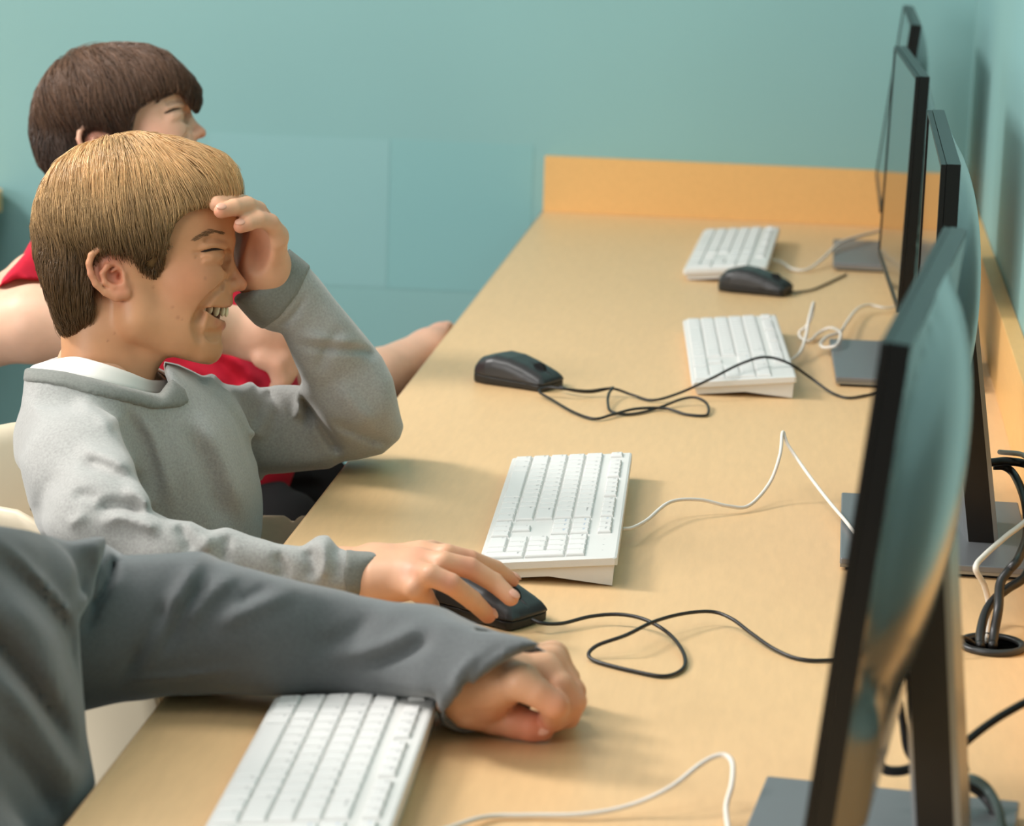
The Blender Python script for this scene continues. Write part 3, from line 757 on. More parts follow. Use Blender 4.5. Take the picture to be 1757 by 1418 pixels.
def surf(H, V, u, v, side=1):
    w = np.linspace(135, 0, 136)*side
    p = np.array([H(u, v, x) for x in w]); f = V.sample(p)
    i = int(np.argmax(f < 0)); return w[i]
PROFILE = [(70, 380), (80, 300), (140, 250), (230, 238), (320, 252), (385, 292), (404, 335), (405, 380), (403, 400), (405, 412), (403, 424), (401, 436),
           (402, 447), (406, 459), (413, 470), (420, 478), (425.5, 486), (425, 494), (420, 500.5), (411, 502), (403, 503), (400.5, 508), (402, 516), (400.5, 522), (396, 527),
           (392, 531), (390, 540), (389, 549), (390, 557), (388, 564), (383.5, 569), (381, 576), (380.5, 584), (383.5, 593), (384, 603), (381, 613), (373, 622), (361, 626.5),
           (345, 624.5), (319, 618), (299, 613), (285, 615), (276, 625), (268, 642), (262, 665), (262, 700), (90, 700), (100, 640), (104, 600), (96, 560), (78, 500), (66, 440)]
def head_volume(H, V, mouth=True, eye=True, neck=None):
    E = lambda u, v, w, r, k=12, mode='+', ang=0.0, yaw=0.0: V.ell(H(u, v, w), np.array(r)*H.k, k*H.k, mode, H.rot(ang, yaw))
    Cc = lambda a, b, k=10, mode='+', flat=None: V.cap(H(*a[:3]), H(*b[:3]), a[3]*H.k, b[3]*H.k, k*H.k, mode, flat)
    E(232, 372, 0, (168, 138, 128), 0)                       # cranium
    E(320, 372, 0, (88, 100, 104), 30)                       # forehead
    E(318, 470, 0, (80, 118, 92), 40)                        # face
    for q in (-1, 1):
        Cc((240, 548, q*62, 32), (340, 598, q*26, 26), 34)   # jaw line
        Cc((225, 470, q*72, 30), (240, 548, q*62, 32), 36)
        E(334, 480, q*56, (42, 40, 30), 34, '+', 0.5, q*0.45)          # raised cheek
        Cc((398, 412, q*10, 12), (362, 404, q*60, 14), 20)      # brow ridge
        E(300, 555, q*46, (50, 46, 28), 34)
    E(332, 522, 0, (68, 46, 52), 26)                         # muzzle
    E(356, 590, 0, (29, 36, 36), 24)                         # chin
    Cc((340, 600, 0, 26), (270, 590, 0, 40), 26)
    for q in (-1, 1):
        E(386, 446, q*40, (17, 17, 20), 12, '-')             # eye socket
        E(367, 438, q*41, (19, 16, 17), 10)                  # closed lids over the eye
        E(360, 452, q*48, (20, 8, 12), 9, '+', 0.25)          # pouch under the smiling eye
    # nose
    Cc((394, 434, 0, 9), (410, 484, 0, 15), 12)
    E(410, 487, 0, (17, 16, 16), 8)
    for q in (-1, 1):
        E(396, 491, q*18, (14, 12.5, 10), 5)
        E(409, 503, q*8, (7, 4, 4.5), 3, '-')
        pass
        pass
    if mouth:
        for q in (-1, 1):                                    # upper and lower lip
            Cc((350, 529, q*47, 3.2), (368, 523.5, q*39, 5.2), 5); Cc((368, 523.5, q*39, 5.2), (384, 521.5, q*25, 6.2), 5); Cc((384, 521.5, q*25, 6.2), (394, 520.5, 0, 7.5), 5)
            Cc((350, 532, q*47, 3.0), (361, 543.5, q*40, 4.6), 5); Cc((361, 543.5, q*40, 4.6), (373, 554, q*26, 6.4), 5); Cc((373, 554, q*26, 6.4), (382, 560, 0, 7.5), 5)
    else:
        for q in (-1, 1): Cc((352, 532, q*47, 2), (396, 534, q*6, 2), 3, '-')
    # neck
    if neck is None: neck = ((180, 540, 0, 66), (176, 690, -6, 76))
    Cc(neck[0], neck[1], 30)
    Cc((250, 590, 0, 40), (225, 680, 0, 50), 30)
    for q in (-1, 1): Cc((170, 520, q*60, 12), (245, 690, q*22, 14), 24)
    # ears
    for q in (-1, 1):
        E(186, 468, q*102, (27, 43, 8), 5, '+', 0.50, q*-0.30)
        hel = [(206, 446, 98, 4.5), (199, 433, 106, 5), (184, 426, 114, 5.5), (169, 428, 120, 6), (157, 438, 123, 6), (153, 452, 123, 6), (156, 470, 121, 6), (165, 488, 117, 6), (181, 502, 111, 6.5), (200, 509, 105, 9), (217, 505, 100, 10)]
        for a, b in zip(hel[:-1], hel[1:]): Cc((a[0], a[1], q*a[2], a[3]), (b[0], b[1], q*b[2], b[3]), 2.5)
        E(204, 494, q*102, (20, 17, 9), 8, '+', 0.5)
        E(176, 447, q*122, (15, 13, 8), 3, '-', 0.9)
        Cc((163, 455, q*121, 4.5), (180, 492, q*115, 3.5), 3, '-')
        E(196, 473, q*112, (15, 18, 11), 3, '-', 0.7)
        ant = [(197, 449, 108, 4), (184, 457, 114, 5), (175, 470, 114, 5), (180, 485, 112, 5), (195, 494, 109, 5), (206, 490, 106, 4)]
        for a, b in zip(ant[:-1], ant[1:]): Cc((a[0], a[1], q*a[2], a[3]), (b[0], b[1], q*b[2], b[3]), 3)
        Cc((192, 466, q*108, 3), (204, 458, q*105, 3), 3)
        E(213, 473, q*103, (6.0, 10, 7), 4, '+', -0.3)                 # tragus
        E(203, 474, q*106, (4.5, 7, 14), 2, '-')
    V.hull(PolyD(H.poly(PROFILE), 1.2), 9*H.k)
    def crease(path, r0_, dep, k=2, mode='-'):
        for q in (-1, 1):
            pts = [np.array(x) for x in spline([(a, b, 0) for a, b in path], 4)]; n = len(pts); c = []
            for i, x in enumerate(pts):
                w = surf(H, V, x[0], x[1], q); t = math.sin(math.pi*(i+0.6)/(n+0.2)); r_ = r0_*(0.35+0.65*t)
                c.append((x[0], x[1], w+q*(r_-dep*t if mode == '-' else dep*t-r_), r_))
            for a, b in zip(c[:-1], c[1:]): Cc(a, b, k, mode)
    if eye:
        crease([(350, 446), (360, 442), (374, 442), (384, 446)], 6, 1.8, 9, '+')        # lower lid pouch
        crease([(346, 425), (358, 421), (372, 420), (386, 423)], 5, 2.2, 8, '+')        # upper lid hood
        crease([(342, 434), (352, 431.5), (364, 428.5), (375, 428), (387, 431)], 2.4, 2.6, 1.2)
        crease([(386, 430), (391, 438), (388, 447), (378, 452)], 5, 2.6, 6)
        crease([(342, 447), (352, 444), (362, 444.5)], 1.8, 1.3, 3)
        crease([(330, 434), (340, 433.5), (347, 433)], 1.6, 1.0, 3)
        crease([(334, 442), (340, 441), (346, 439)], 1.4, 0.8, 3)
        crease([(352, 413), (366, 410), (384, 411)], 2.5, 1.2, 6)
    crease([(386, 488), (377, 498), (364, 511), (352, 525), (345, 537), (342, 550)], 4.5, 3.2, 9)
    crease([(344, 534), (341, 550), (341, 566), (345, 584)], 5, 0.9, 12)
    crease([(356, 573), (368, 576), (378, 573)], 5, 1.2, 10)
    crease([(381, 496), (382, 487), (388, 479), (399, 477)], 3.0, 2.6, 4)
    if mouth:
        V.carve(H.poly([(349, 530.5), (356, 528), (368, 527), (380, 528.5), (398, 527), (404, 545), (392, 552.5), (380, 549), (370, 545), (360, 538.5)]), H.d-72*H.k, H.d+72*H.k, 1.5*H.k)
        E(352, 541, 0, (26, 17, 30), 1.0)                     # tongue and inner mouth
    for q in (-1, 1):                                          # nostril and mouth details stay crisp after the outline
        E(409, 503, q*8.5, (7, 4, 4.5), 2, '-')
def head_tints(H):
    b = []
    for q in (-1, 1):
        b += [(H(190, 440, q*106), 26*H.k, PINK, 0.55), (H(205, 500, q*100), 22*H.k, PINK, 0.5), (H(160, 470, q*112), 22*H.k, PINK, 0.5), (H(196, 474, q*100), 16*H.k, PINK, 0.5)]
        b += [(H(330, 480, q*80), 46*H.k, RED, 0.35)]
        for u, v, w in ((353, 528, 47), (362, 525, 43), (370, 523, 40), (379, 522, 32), (388, 521, 18), (353, 535, 47), (360, 543, 43), (368, 550, 35), (376, 556, 24), (382, 560, 10)):
            b += [(H(u, v, q*w), 7.0*H.k, LIP, 0.7)]
        b += [(H(368, 541, q*16), 14*H.k, np.array((.10, .02, .02)), 0.9), (H(355, 537, q*26), 10*H.k, np.array((.10, .02, .02)), 0.8)]
        b += [(H(387, 440, q*34), 13*H.k, np.array(srgb(130, 80, 60)[:3]), 0.55)]  # shade of the inner eye corner put into the skin tint
    b += [(H(412, 492, 0), 26*H.k, RED, 0.65), (H(394, 522, 0), 8*H.k, LIP, 0.7), (H(386, 562, 0), 9*H.k, LIP, 0.7), (H(372, 540, 0), 14*H.k, np.array((.06, .012, .012)), 1.0)]
    return b
def tint(Vl, blobs):
    base = SKIN
    c = np.tile(base, (len(Vl), 1))
    for p, r, col, st in blobs:
        d2 = ((Vl-p)**2).sum(1); a = st*np.exp(-d2/(r*r))
        c = c*(1-a[:, None])+np.asarray(col)*a[:, None]
    return c

def teeth_mesh(H):
    out = []
    for q in (-1, 1):
        for i, (u, v, w, ru, rv, a) in enumerate(((388.5, 534, 7.5, 4, 10.5, 0.15), (382, 533.5, 20, 4.8, 10, 0.75), (371, 533, 30, 5.2, 10.5, 1.0), (359.5, 531, 38, 5.2, 8.5, 1.1), (348, 529, 42, 5.2, 7, 1.2))):
            V = Vol(H(u, v, q*w)-16*H.k, H(u, v, q*w)+16*H.k, 0.0006)
            V.ell(H(u, v, q*w), np.array((3.6, rv, ru*1.25))*H.k, 0, '+', H.rot(-0.08, q*a))
            out.append(V.mesh(1))
    return joinvf(out)

def strands(name, pts, rad, cols, material, parent, sides=3):
    """pts (n, m, 3) world, rad (n, m), cols (n,3) -> one mesh of tapered strands"""
    n, m, _ = pts.shape
    t = np.gradient(pts, axis=1); t /= np.maximum(np.linalg.norm(t, axis=2, keepdims=True), 1e-9)
    ref = np.array([0.3, 0.5, 0.81]); a = np.cross(t, ref); a /= np.maximum(np.linalg.norm(a, axis=2, keepdims=True), 1e-9); b = np.cross(t, a)
    ring = []
    for k in range(sides):
        th = 2*math.pi*k/sides; ring.append(pts+rad[:, :, None]*(math.cos(th)*a+math.sin(th)*b))
    v = np.stack(ring, 2).reshape(-1, 3)
    base = (np.arange(n)[:, None]*m+np.arange(m-1)[None]).reshape(-1)
    F = []
    for k in range(sides):
        k2 = (k+1) % sides
        F.append(np.stack([base*sides+k, base*sides+k2, (base+1)*sides+k2, (base+1)*sides+k], 1))
    c = np.repeat(cols, m*sides, 0)
    return mk(name, v, np.concatenate(F), material, parent, True, colors=c)

def hair_on(H, V, parent, outline, region, flow, ncount, length, lift, colfn, material, seed, rad=0.00042, name='hair_strands', bottom=None, jit=0.25, guide=None, over=9.0):
    """strands that slide over the hair mass V following flow(u,v,w)"""
    r = np.random.default_rng(seed)
    pts = V.V
    PD = PolyD(outline, 1.2); root_V = V
    V = guide if guide is not None else V
    idx = r.integers(0, len(pts), ncount*2)
    p = pts[idx]+r.normal(size=(len(idx), 3))*0.0012
    def uvw(q):                                  # back to drawing units
        px, py = CX+FPX*q[:, 0]/(-q[:, 2]), CY-FPX*q[:, 1]/(-q[:, 2])
        x, y = (px-H.ax)/H.sc, (py-H.ay)/H.sc
        return H.u0+x*H.c-y*H.s, H.v0+x*H.s+y*H.c, (H.d+q[:, 2])/H.k
    u, v, w = uvw(p); keep = region(u, v, w); p = p[keep][:ncount]
    n = len(p); m = 9; L = length(*uvw(p))*r.uniform(0.6, 1.25, n); off = r.uniform(-0.001, lift, n); out = []
    rnd = r.normal(size=(n, 3))*jit*0.35
    def waves(q, sc, sd):
        rr_ = np.random.default_rng(sd); o = np.zeros((len(q), 3))
        for _ in range(6):
            kv = rr_.normal(size=3)/sc; o += np.sin(q @ kv*6.28+rr_.uniform(0, 6.28))[:, None]*rr_.normal(size=3)*0.4
        return o
    rnd = rnd+waves(p, 0.035, seed+1)*jit*0.8+waves(p, 0.012, seed+2)*jit*0.5
    off = off+waves(p, 0.010, seed+3)[:, 0]*0.0006
    cols = colfn(*uvw(p), r)*np.clip(1+0.20*waves(p, 0.009, seed+4)[:, :1]+0.12*waves(p, 0.03, seed+5)[:, :1], 0.45, 1.7)
    Rm = H.rot()
    fly = np.where(r.uniform(0, 1, n) < 0.03, r.uniform(0.002, 0.009, n), 0.0)
    lim = r.uniform(1, over, n)*np.where(r.uniform(0, 1, n) < 0.15, 2.0, 1.0); alive = np.ones(n); life = []
    for k in range(m):
        out.append(p.copy()); life.append(alive.copy())
        pd2 = PD(CX+FPX*p[:, 0]/(-p[:, 2]), CY-FPX*p[:, 1]/(-p[:, 2])); alive = alive*(pd2 < lim)
        fu, fv, fw_ = flow(*uvw(p))
        D = np.stack([fu, -fv, fw_], 1) @ Rm.T; D = D/np.maximum(np.linalg.norm(D, axis=1, keepdims=True), 1e-9)+rnd*(0.6+0.4*k/m)
        g = V.grad(p); D = D-g*(D*g).sum(1, keepdims=True); D /= np.maximum(np.linalg.norm(D, axis=1, keepdims=True), 1e-9)
        p0 = p.copy(); p = p+D*(L/(m-1))[:, None]
        f = V.sample(p); g = V.grad(p); tgt = off+0.0012*np.sin(k*0.6)
        tgt = tgt+fly*(k/m)**2; corr = np.clip(tgt-f, -0.004, 0.004); corr = np.where(f > 0.016, 0, corr)
        p = p+g*corr[:, None]; p = np.where(alive[:, None] > 0, p, p0)
    P3 = np.stack(out, 1)
    rr = rad*r.uniform(0.7, 1.3, n)[:, None]*np.array([0.5, 0.9, 1, 1, 1, 0.95, 0.85, 0.6, 0.15])[None]
    rr = rr*np.stack(life, 1)
    return strands(name, to_world(P3.reshape(-1, 3)).reshape(P3.shape), rr, cols, material, parent)

def finger(V, pts, k=0.003, palmk=0.008):
    """pts: [(point, radius)...] first one sits in the palm"""
    T = V.like(); T.chain(pts, 0.0015)
    V.f = smin(V.f, T.f, palmk) if palmk else np.minimum(V.f, T.f)

M_nail = mat('fingernail', srgb(222, 166, 142), 0.35, 0.4)
def nail(parent, prev, tip, r, up, ln=0.0058, wd=0.0046):
    prev, tip, up = (np.asarray(x, float) for x in (prev, tip, up)); t = tip-prev; t /= np.linalg.norm(t)
    n = up-t*(up @ t); n /= np.linalg.norm(n); b = np.cross(n, t)
    c = tip+t*0.0008+n*(r-0.0012); V = Vol(c-0.009, c+0.009, 0.0006)
    V.ell(c, (ln, wd, 0.0021), 0, '+', np.stack([t, b, n], 1))
    v, f = V.mesh(1); return mk('fingernail', v, f, M_nail, parent)
# ------------------------------------------------------------------ clothes materials
M_grey = mat('heather_grey_sweatshirt', srgb(160, 159, 155), 0.9, 0.15, noise=(420, 0.16, 4, (1, 1, 1)), bump=(700, 0.25, 0.0008), sheen=0.3)
M_rib = mat('grey_ribbed_knit', srgb(126, 127, 121), 0.9, 0.15, noise=(420, 0.14, 4, (1, 1, 1)), bump=(700, 0.3, 0.0008), sheen=0.2)
M_tee = mat('white_tshirt', srgb(226, 222, 214), 0.85, 0.2, bump=(500, 0.15, 0.0006))
M_khaki = mat('khaki_trousers', srgb(206, 186, 160), 0.9, 0.15, noise=(60, 0.06, 3, (1, 1, 1)), bump=(400, 0.2, 0.0008))
M_blond = mat('blond_hair', srgb(150, 112, 68), 0.36, 0.45, attr='tint')
M_brown = mat('dark_brown_hair', srgb(60, 42, 32), 0.38, 0.4, attr='tint')
M_blondcap = mat('blond_hair_mass', srgb(118, 88, 53), 0.5, 0.3, noise=(60, 0.2, 3, (1, 1, 1)))
M_browncap = mat('brown_hair_mass', srgb(42, 30, 23), 0.6, 0.2, noise=(60, 0.2, 3, (1, 1, 1)))
M_shoe = mat('dark_shoe', srgb(40, 40, 44), 0.7, 0.3)

def face_hair(H, V, parent, brow_m, lash_m, brow=((338, 409), (354, 401), (370, 397), (390, 402)), lash=((344, 432), (352, 430), (363, 427.5), (374, 427.5), (384, 429)), seed=3, eyes=True):
    r = np.random.default_rng(seed)
    for q in (-1, 1):
        P_, R_ = [], []
        path = np.array(spline([(a, b, 0) for a, b in brow], 10))
        for i in range(130):
            t = r.uniform(0, 1); j = int(t*(len(path)-2)); u, v, _ = path[j]; hgt = 4.2*(1-abs(2*t-0.9)*0.55)
            v += r.uniform(-hgt, hgt); u += r.uniform(-3, 3); seg = []
            dx, dy = -0.86+r.uniform(-.15, .15), -0.25+0.6*(1-t)+r.uniform(-.2, .2)
            for k in range(4):
                uu, vv = u+dx*k*3.2, v+dy*k*3.2; w = surf(H, V, uu, vv, q); seg.append(H(uu, vv, w+q*(0.6+0.3*k)))
            P_.append(seg); R_.append(np.array([1, 1, .8, .2])*0.00018)
        P_ = np.array(P_); n = len(P_)
        c = np.tile(np.array(brow_m), (n, 1))*r.uniform(0.7, 1.3, (n, 1))
        strands('eyebrow', to_world(P_.reshape(-1, 3)).reshape(P_.shape), np.array(R_), c, M_browhair, parent)
        b = MB(); pts = []
        for a in spline([(x, y, 0) for x, y in lash], 5):
            w = surf(H, V, a[0], a[1], q); pts.append(to_world(H(a[0], a[1], w+q*0.3)))
        b.tube(pts, [0.0005+0.0013*math.sin(math.pi*min(1, (i+1)/len(pts)*1.05)) for i in range(len(pts))], 6)
        for i in range(14):                      # fine lashes
            j = r.integers(3, len(pts)-1); p = pts[j]; dirv = (M3 @ np.array([0.55, -0.35+r.uniform(-.2, .2), 0.55*q]))
            b.tube([p, p+dirv*0.002, p+dirv*0.0040+np.array([0, 0, .0006])], [0.0002, 0.00015, 0.00003], 3)
        b.build('eyelashes', lash_m, parent, smooth=True)
M_browhair = mat('brow_hair', srgb(110, 80, 54), 0.6, 0.2, attr='tint')

def band(name, top, bot, thick, material, parent, n=10, rib=0.0, closed=True):
    """cloth band between two 3-D edge curves, with thickness"""
    def loop(c):
        c = [np.asarray(x, float) for x in c]; m = len(c); o = []
        for i in range(m):
            a, b_, d, e = c[(i-1) % m], c[i], c[(i+1) % m], c[(i+2) % m]
            for k in range(n):
                t = k/n; o.append(0.5*((2*b_)+(-a+d)*t+(2*a-5*b_+4*d-e)*t*t+(-a+3*b_-3*d+e)*t**3))
        return np.array(o)
    A, B = loop(top), loop(bot); m = len(A); ctr = (A.mean(0)+B.mean(0))/2
    axis = A.mean(0)-B.mean(0); nrm = []
    for i in range(m):
        tng = A[(i+1) % m]-A[i-1]; up = A[i]-B[i]; nn = np.cross(tng, up); nn /= max(np.linalg.norm(nn), 1e-9)
        if nn @ (A[i]-ctr) < 0: nn = -nn
        nrm.append(nn)
    nrm = np.array(nrm); prof = [(0, 0), (0.08, .8), (0.3, 1), (.7, 1), (.95, .9), (1, 0), (.95, -.3), (.05, -.3)]
    V = []; 
    for i in range(m):
        rb = 1+rib*(i % 2)
        for t, h in prof: V.append(A[i]*(1-t)+B[i]*t+nrm[i]*h*thick*rb)
    N = len(prof); F = [(i*N+k, i*N+(k+1) % N, ((i+1) % m)*N+(k+1) % N, ((i+1) % m)*N+k) for i in range(m) for k in range(N)]
    return mk(name, to_world(np.array(V)), F, material, parent, True)

def legs(name, hip, knees, ankles, r, material, parent, waist=None, seat_z=None, h=0.006, extra=None):
    """seated trousers: world points"""
    pts = [hip]+list(knees)+list(ankles); L = [to_local(p) for p in pts]
    lo = np.min(L, 0)-0.16; hi = np.max(L, 0)+0.16
    V = Vol(lo, hi, h)
    V.ell(to_local(hip), (r*1.7, r*1.5, r*2.0), 0.0)
    side = np.array([0, 0.085, 0])
    for sgn, kn, an in ((-1, knees[0], ankles[0]), (1, knees[1], ankles[1])):
        h0 = np.asarray(hip)+sgn*side
        V.cap(to_local(h0), to_local(kn), r*1.12, r*0.82, 0.03); V.cap(to_local(kn), to_local(an), r*0.8, r*0.62, 0.03)
    if extra: extra(V)
    v, f = V.mesh(1); o = mk(name, v, f, material, parent)
    for an in ankles:
        a = to_local(np.asarray(an)); S_ = Vol(a-0.2, a+0.2, 0.007)
        an = np.asarray(an, float)
        S_.cap(to_local(an+(-.02, 0, -.03)), to_local(an+(0.13, 0, -.055)), 0.042, 0.036, 0.02)
        S_.cap(to_local(an+(-.01, 0, 0.02)), to_local(an+(-.015, 0, -.04)), 0.045, 0.042, 0.03)
        S_.plane(to_local(np.array([0, 0, 0.002])), M3.T @ np.array([0, 0, 1.0]), 0.006)
        v, f = S_.mesh(1); mk('shoe', v, f, M_shoe, parent)
    return o

# ================================================================== boy in the grey sweatshirt
DB = 2.80
SKIN = np.array(srgb(199, 145, 105)[:3])
HB = Head(0, 0, 0, 0, 1.0, 0.0, DB)
VB = Vol.px(30, 445, 225, 710, 2.69, 2.915, 0.0017)
head_volume(HB, VB, neck=((178, 545, 0, 70), (172, 700, -4, 80)))
tb_ = head_tints(HB)
for u, v, r_ in ((262, 493, 2.2), (296, 527, 2.0), (305, 545, 2.4), (185, 585, 1.8), (197, 572, 1.8), (312, 548, 1.6), (352, 478, 2.0)):
    tb_.append((HB(u, v, surf(HB, VB, u, v)), r_*HB.k*1.1, np.array(srgb(140, 85, 62)[:3]), 0.6))
parts = [VB.mesh(1)]; cols = [tint(VB.V, tb_)]
# far hand on the brow
SKIN = np.array(srgb(220, 168, 134)[:3])  # paler than the face: light falling on both hands put into the tint
V = Vol.px(362, 520, 320, 560, 2.70, 2.93, 0.0014)
W_ = (462, 470, 2.835)
mc = lambda *l: [(G(a, b, c), r_) for a, b, c, r_ in l]
V.chain(mc((478, 520, 2.86, .024), (455, 462, 2.825, .025)), 0.01, flat=None)
V.chain(mc((455, 462, 2.825, .023), (468, 410, 2.785, .0145)), 0.012)     # ulnar edge of the palm
V.chain(mc((450, 462, 2.84, .022), (452, 388, 2.80, .0125)), 0.012)
V.chain(mc((440, 470, 2.85, .020), (437, 385, 2.825, .0125)), 0.012)
V.chain(mc((432, 470, 2.86, .020), (424, 390, 2.845, .0125)), 0.012)
finger(V, mc((472, 404, 2.783, .0125), (462, 384, 2.765, .0100), (444, 378, 2.752, .0088), (425, 384, 2.742, .0080), (412.5, 388.5, 2.737, .0068)), palmk=.006)
finger(V, mc((453, 384, 2.80, .0118), (441, 362, 2.772, .0098), (424, 353, 2.752, .0090), (401, 356, 2.735, .0083), (379, 362.5, 2.724, .0070)), palmk=.006)
finger(V, mc((437, 380, 2.825, .0115), (420, 352, 2.79, .0095), (400, 344, 2.765, .0085), (372, 350, 2.74, .008)), palmk=.006)
finger(V, mc((424, 388, 2.845, .0110), (410, 362, 2.82, .0095), (402, 345, 2.795, .0085), (396, 338, 2.775, .008)), palmk=.006)
finger(V, mc((434, 470, 2.865, .014), (414, 440, 2.875, .0105), (408, 405, 2.87, .0095), (404, 385, 2.86, .008)), palmk=.008)
for a in ((452, 371), (432, 357)): pass
V.ell(G(430, 432, 2.772), (.019, .032, .034), .006, '-')
nb = []
for u, v, d in ((414, 384, 2.733), (382, 357, 2.719)):
    pass
hb = nb+[(G(410, 389, 2.735), .009, RED, .7), (G(377, 363, 2.722), .009, RED, .7), (G(455, 372, 2.765), .012, PINK, .3), (G(432, 420, 2.82), .035, RED, .35)]
parts.append(V.mesh(1)); cols.append(tint(V.V, hb))
# near hand on the mouse
V = Vol.px(585, 925, 915, 1115, 2.26, 2.60, 0.0014)
gz = lambda *l: [(GZ(a, b, c), r_) for a, b, c, r_ in l]
V.chain(gz((585, 985, .036, .024), (640, 985, .043, .0225)), 0.01)
for a in (((650, 972, .050, .0185), (722, 953, .062, .0120)), ((650, 982, .050, .0185), (716, 966, .062, .0125)), ((650, 995, .047, .0180), (706, 983, .056, .0125)), ((650, 1008, .040, .0165), (692, 1004, .046, .0125))):
    V.chain(gz(*a), 0.012)
V.chain(gz((640, 985, .043, .022), (660, 988, .045, .020)), 0.01)
finger(V, gz((722, 955, .060, .0112), (766, 952, .066, .0092), (806, 961, .060, .0085), (850, 977, .048, .0077), (878, 996, .036, .0066)))
finger(V, gz((716, 968, .061, .0118), (762, 966, .067, .0096), (806, 975, .062, .0090), (848, 1000, .049, .0083), (876, 1026, .038, .0072)))
finger(V, gz((706, 984, .056, .0116), (740, 988, .062, .0096), (773, 1002, .056, .0090), (810, 1030, .038, .0082), (837, 1056, .020, .0072)))
finger(V, gz((692, 1004, .046, .0112), (712, 1012, .048, .0092), (728, 1024, .038, .0085), (738, 1040, .022, .0078), (745, 1052, .012, .0068)))
finger(V, gz((660, 975, .040, .014), (705, 950, .034, .0105), (740, 945, .026, .0095), (770, 950, .020, .0085)))
nb = []
for u, v, z in ((881, 990, .0405), (881, 1017, .0435), (838, 1046, .0265)):
    pass
for u, v, z in ((880, 1000, .034), (880, 1032, .034), (840, 1062, .018)): nb.append((GZ(u, v, z), .010, RED, .75))
for u, v, z in ((773, 998, .060), (806, 970, .067), (806, 957, .065), (722, 958, .068), (706, 974, .066)): nb.append((GZ(u, v, z), .011, PINK, .35))
V.desk(0.0008, 0.002)
parts.append(V.mesh(1)); cols.append(tint(V.V, nb))
# the rest of the body inside the clothes
V = Vol(np.array([-.62, -.34, -3.35]), np.array([-.02, .12, -2.4]), 0.007)
V.chain([(G(178, 640, 2.81), .048), (G(205, 760, 2.83), .06), (G(260, 930, 2.87), .07)], 0.03)
V.chain([(G(178, 690, 2.80), .045), (G(140, 735, 2.70), .035), (G(205, 915, 2.51), .020), (G(400, 978, 2.46), .018), (GZ(610, 987, .043), .0205)], 0.02)
V.chain([(G(200, 690, 2.83), .04), (G(340, 710, 2.97), .032), (G(620, 735, 3.01), .026), (G(570, 600, 2.93), .022), (G(478, 510, 2.86), .021)], 0.02)
parts.append(V.mesh(1)); cols.append(tint(V.V, []))
vv, ff = joinvf(parts)
boy = mk('person', vv, ff, M_skin, colors=np.concatenate(cols))
tag(boy, 'laughing blond boy in grey sweatshirt resting forehead on one hand, other hand on mouse', 'person')
UPL = M3.T @ np.array([0, -0.25, 1.0])
nail(boy, GZ(850, 977, .048), GZ(878, 996, .036), .0066, UPL); nail(boy, GZ(848, 1000, .049), GZ(876, 1026, .038), .0072, UPL); nail(boy, GZ(810, 1030, .038), GZ(837, 1056, .020), .0072, UPL+np.array([0, -.2, .5]))
nail(boy, G(425, 384, 2.742), G(412.5, 388.5, 2.737), .0068, (0.1, .75, .65)); nail(boy, G(401, 356, 2.735), G(379, 362.5, 2.724), .0070, (0.1, .7, .7))
v, f = teeth_mesh(HB); mk('teeth', v, f, M_teeth, boy)
face_hair(HB, VB, boy, srgb(132, 100, 72)[:3], M_lash)
# hair
HAIR = [(64, 350), (78, 312), (100, 282), (135, 256), (180, 238), (240, 230), (300, 240), (350, 256), (385, 270), (403, 290), (410, 312), (411, 333), (397, 343), (380, 350), (350, 352), (318, 360), (296, 378), (286, 402), (277, 440), (268, 472), (254, 466), (238, 446), (222, 434), (192, 428), (166, 430), (150, 452), (152, 490), (162, 520), (152, 545), (134, 562), (113, 577), (104, 566), (92, 530), (78, 490), (63, 440), (57, 390)]
HELL = (((232, 368, 0), (182, 143, 141), 0), ((335, 335, 0), (90, 95, 116), 0), ((255, 425, 0), (64, 80, 117), 0), ((140, 480, 0), (90, 105, 104), 0))
def hair_volume(H, poly, h, k=9, grow=0, px=False, ells=HELL):
    lo = np.min([H(u, v, w) for u in (20, 440) for v in (200, 620) for w in (-160, 160)], 0); hi = np.max([H(u, v, w) for u in (20, 440) for v in (200, 620) for w in (-160, 160)], 0)
    V = Vol(lo, hi, h)
    for c, r_, a in ells:
        V.ell(H(*c), (np.array(r_)+grow)*H.k, 16*H.k, '+', H.rot(a))
    V.hull(PolyD(poly if px else H.poly(poly), 1.2), k*H.k)
    return V
VH = hair_volume(HB, HAIR, 0.0022)
v, f = VH.mesh(2); cap = mk('hair', v, f, M_blondcap, boy)
OUTER = HAIR[:22]+[(430, 380), (430, 480), (300, 640), (180, 640), (120, 600)]+HAIR[HAIR.index((113, 577)):]
VGB = hair_volume(HB, OUTER, 0.0030, grow=2)
def flowB(u, v, w):
    fu = (u-178)*0.9; fv = (v-232)*0.9; fw_ = w*1.0
    n = np.sqrt(fu**2+fv**2+fw_**2)+1e-6; g = np.clip((v-270)/120, 0, 1)
    return fu/n*(1-0.75*g)+0.10*g, fv/n*(1-0.3*g)+1.0*g+0.05, fw_/n*(1-0.7*g)
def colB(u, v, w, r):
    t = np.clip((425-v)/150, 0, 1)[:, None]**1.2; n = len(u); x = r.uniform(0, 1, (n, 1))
    lo_, hi_ = np.array(srgb(94, 68, 40)[:3]), np.array(srgb(224, 182, 128)[:3])  # paler crown: own hair tone plus top light put into the colour
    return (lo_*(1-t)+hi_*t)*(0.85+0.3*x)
hair_on(HB, VH, cap, HAIR, lambda u, v, w: (v < 585), flowB, 30000, lambda u, v, w: np.where(v < 330, 0.050, 0.034), 0.0030, colB, M_blond, 11, 0.00023, 'hair_strands', jit=0.15, guide=VGB)

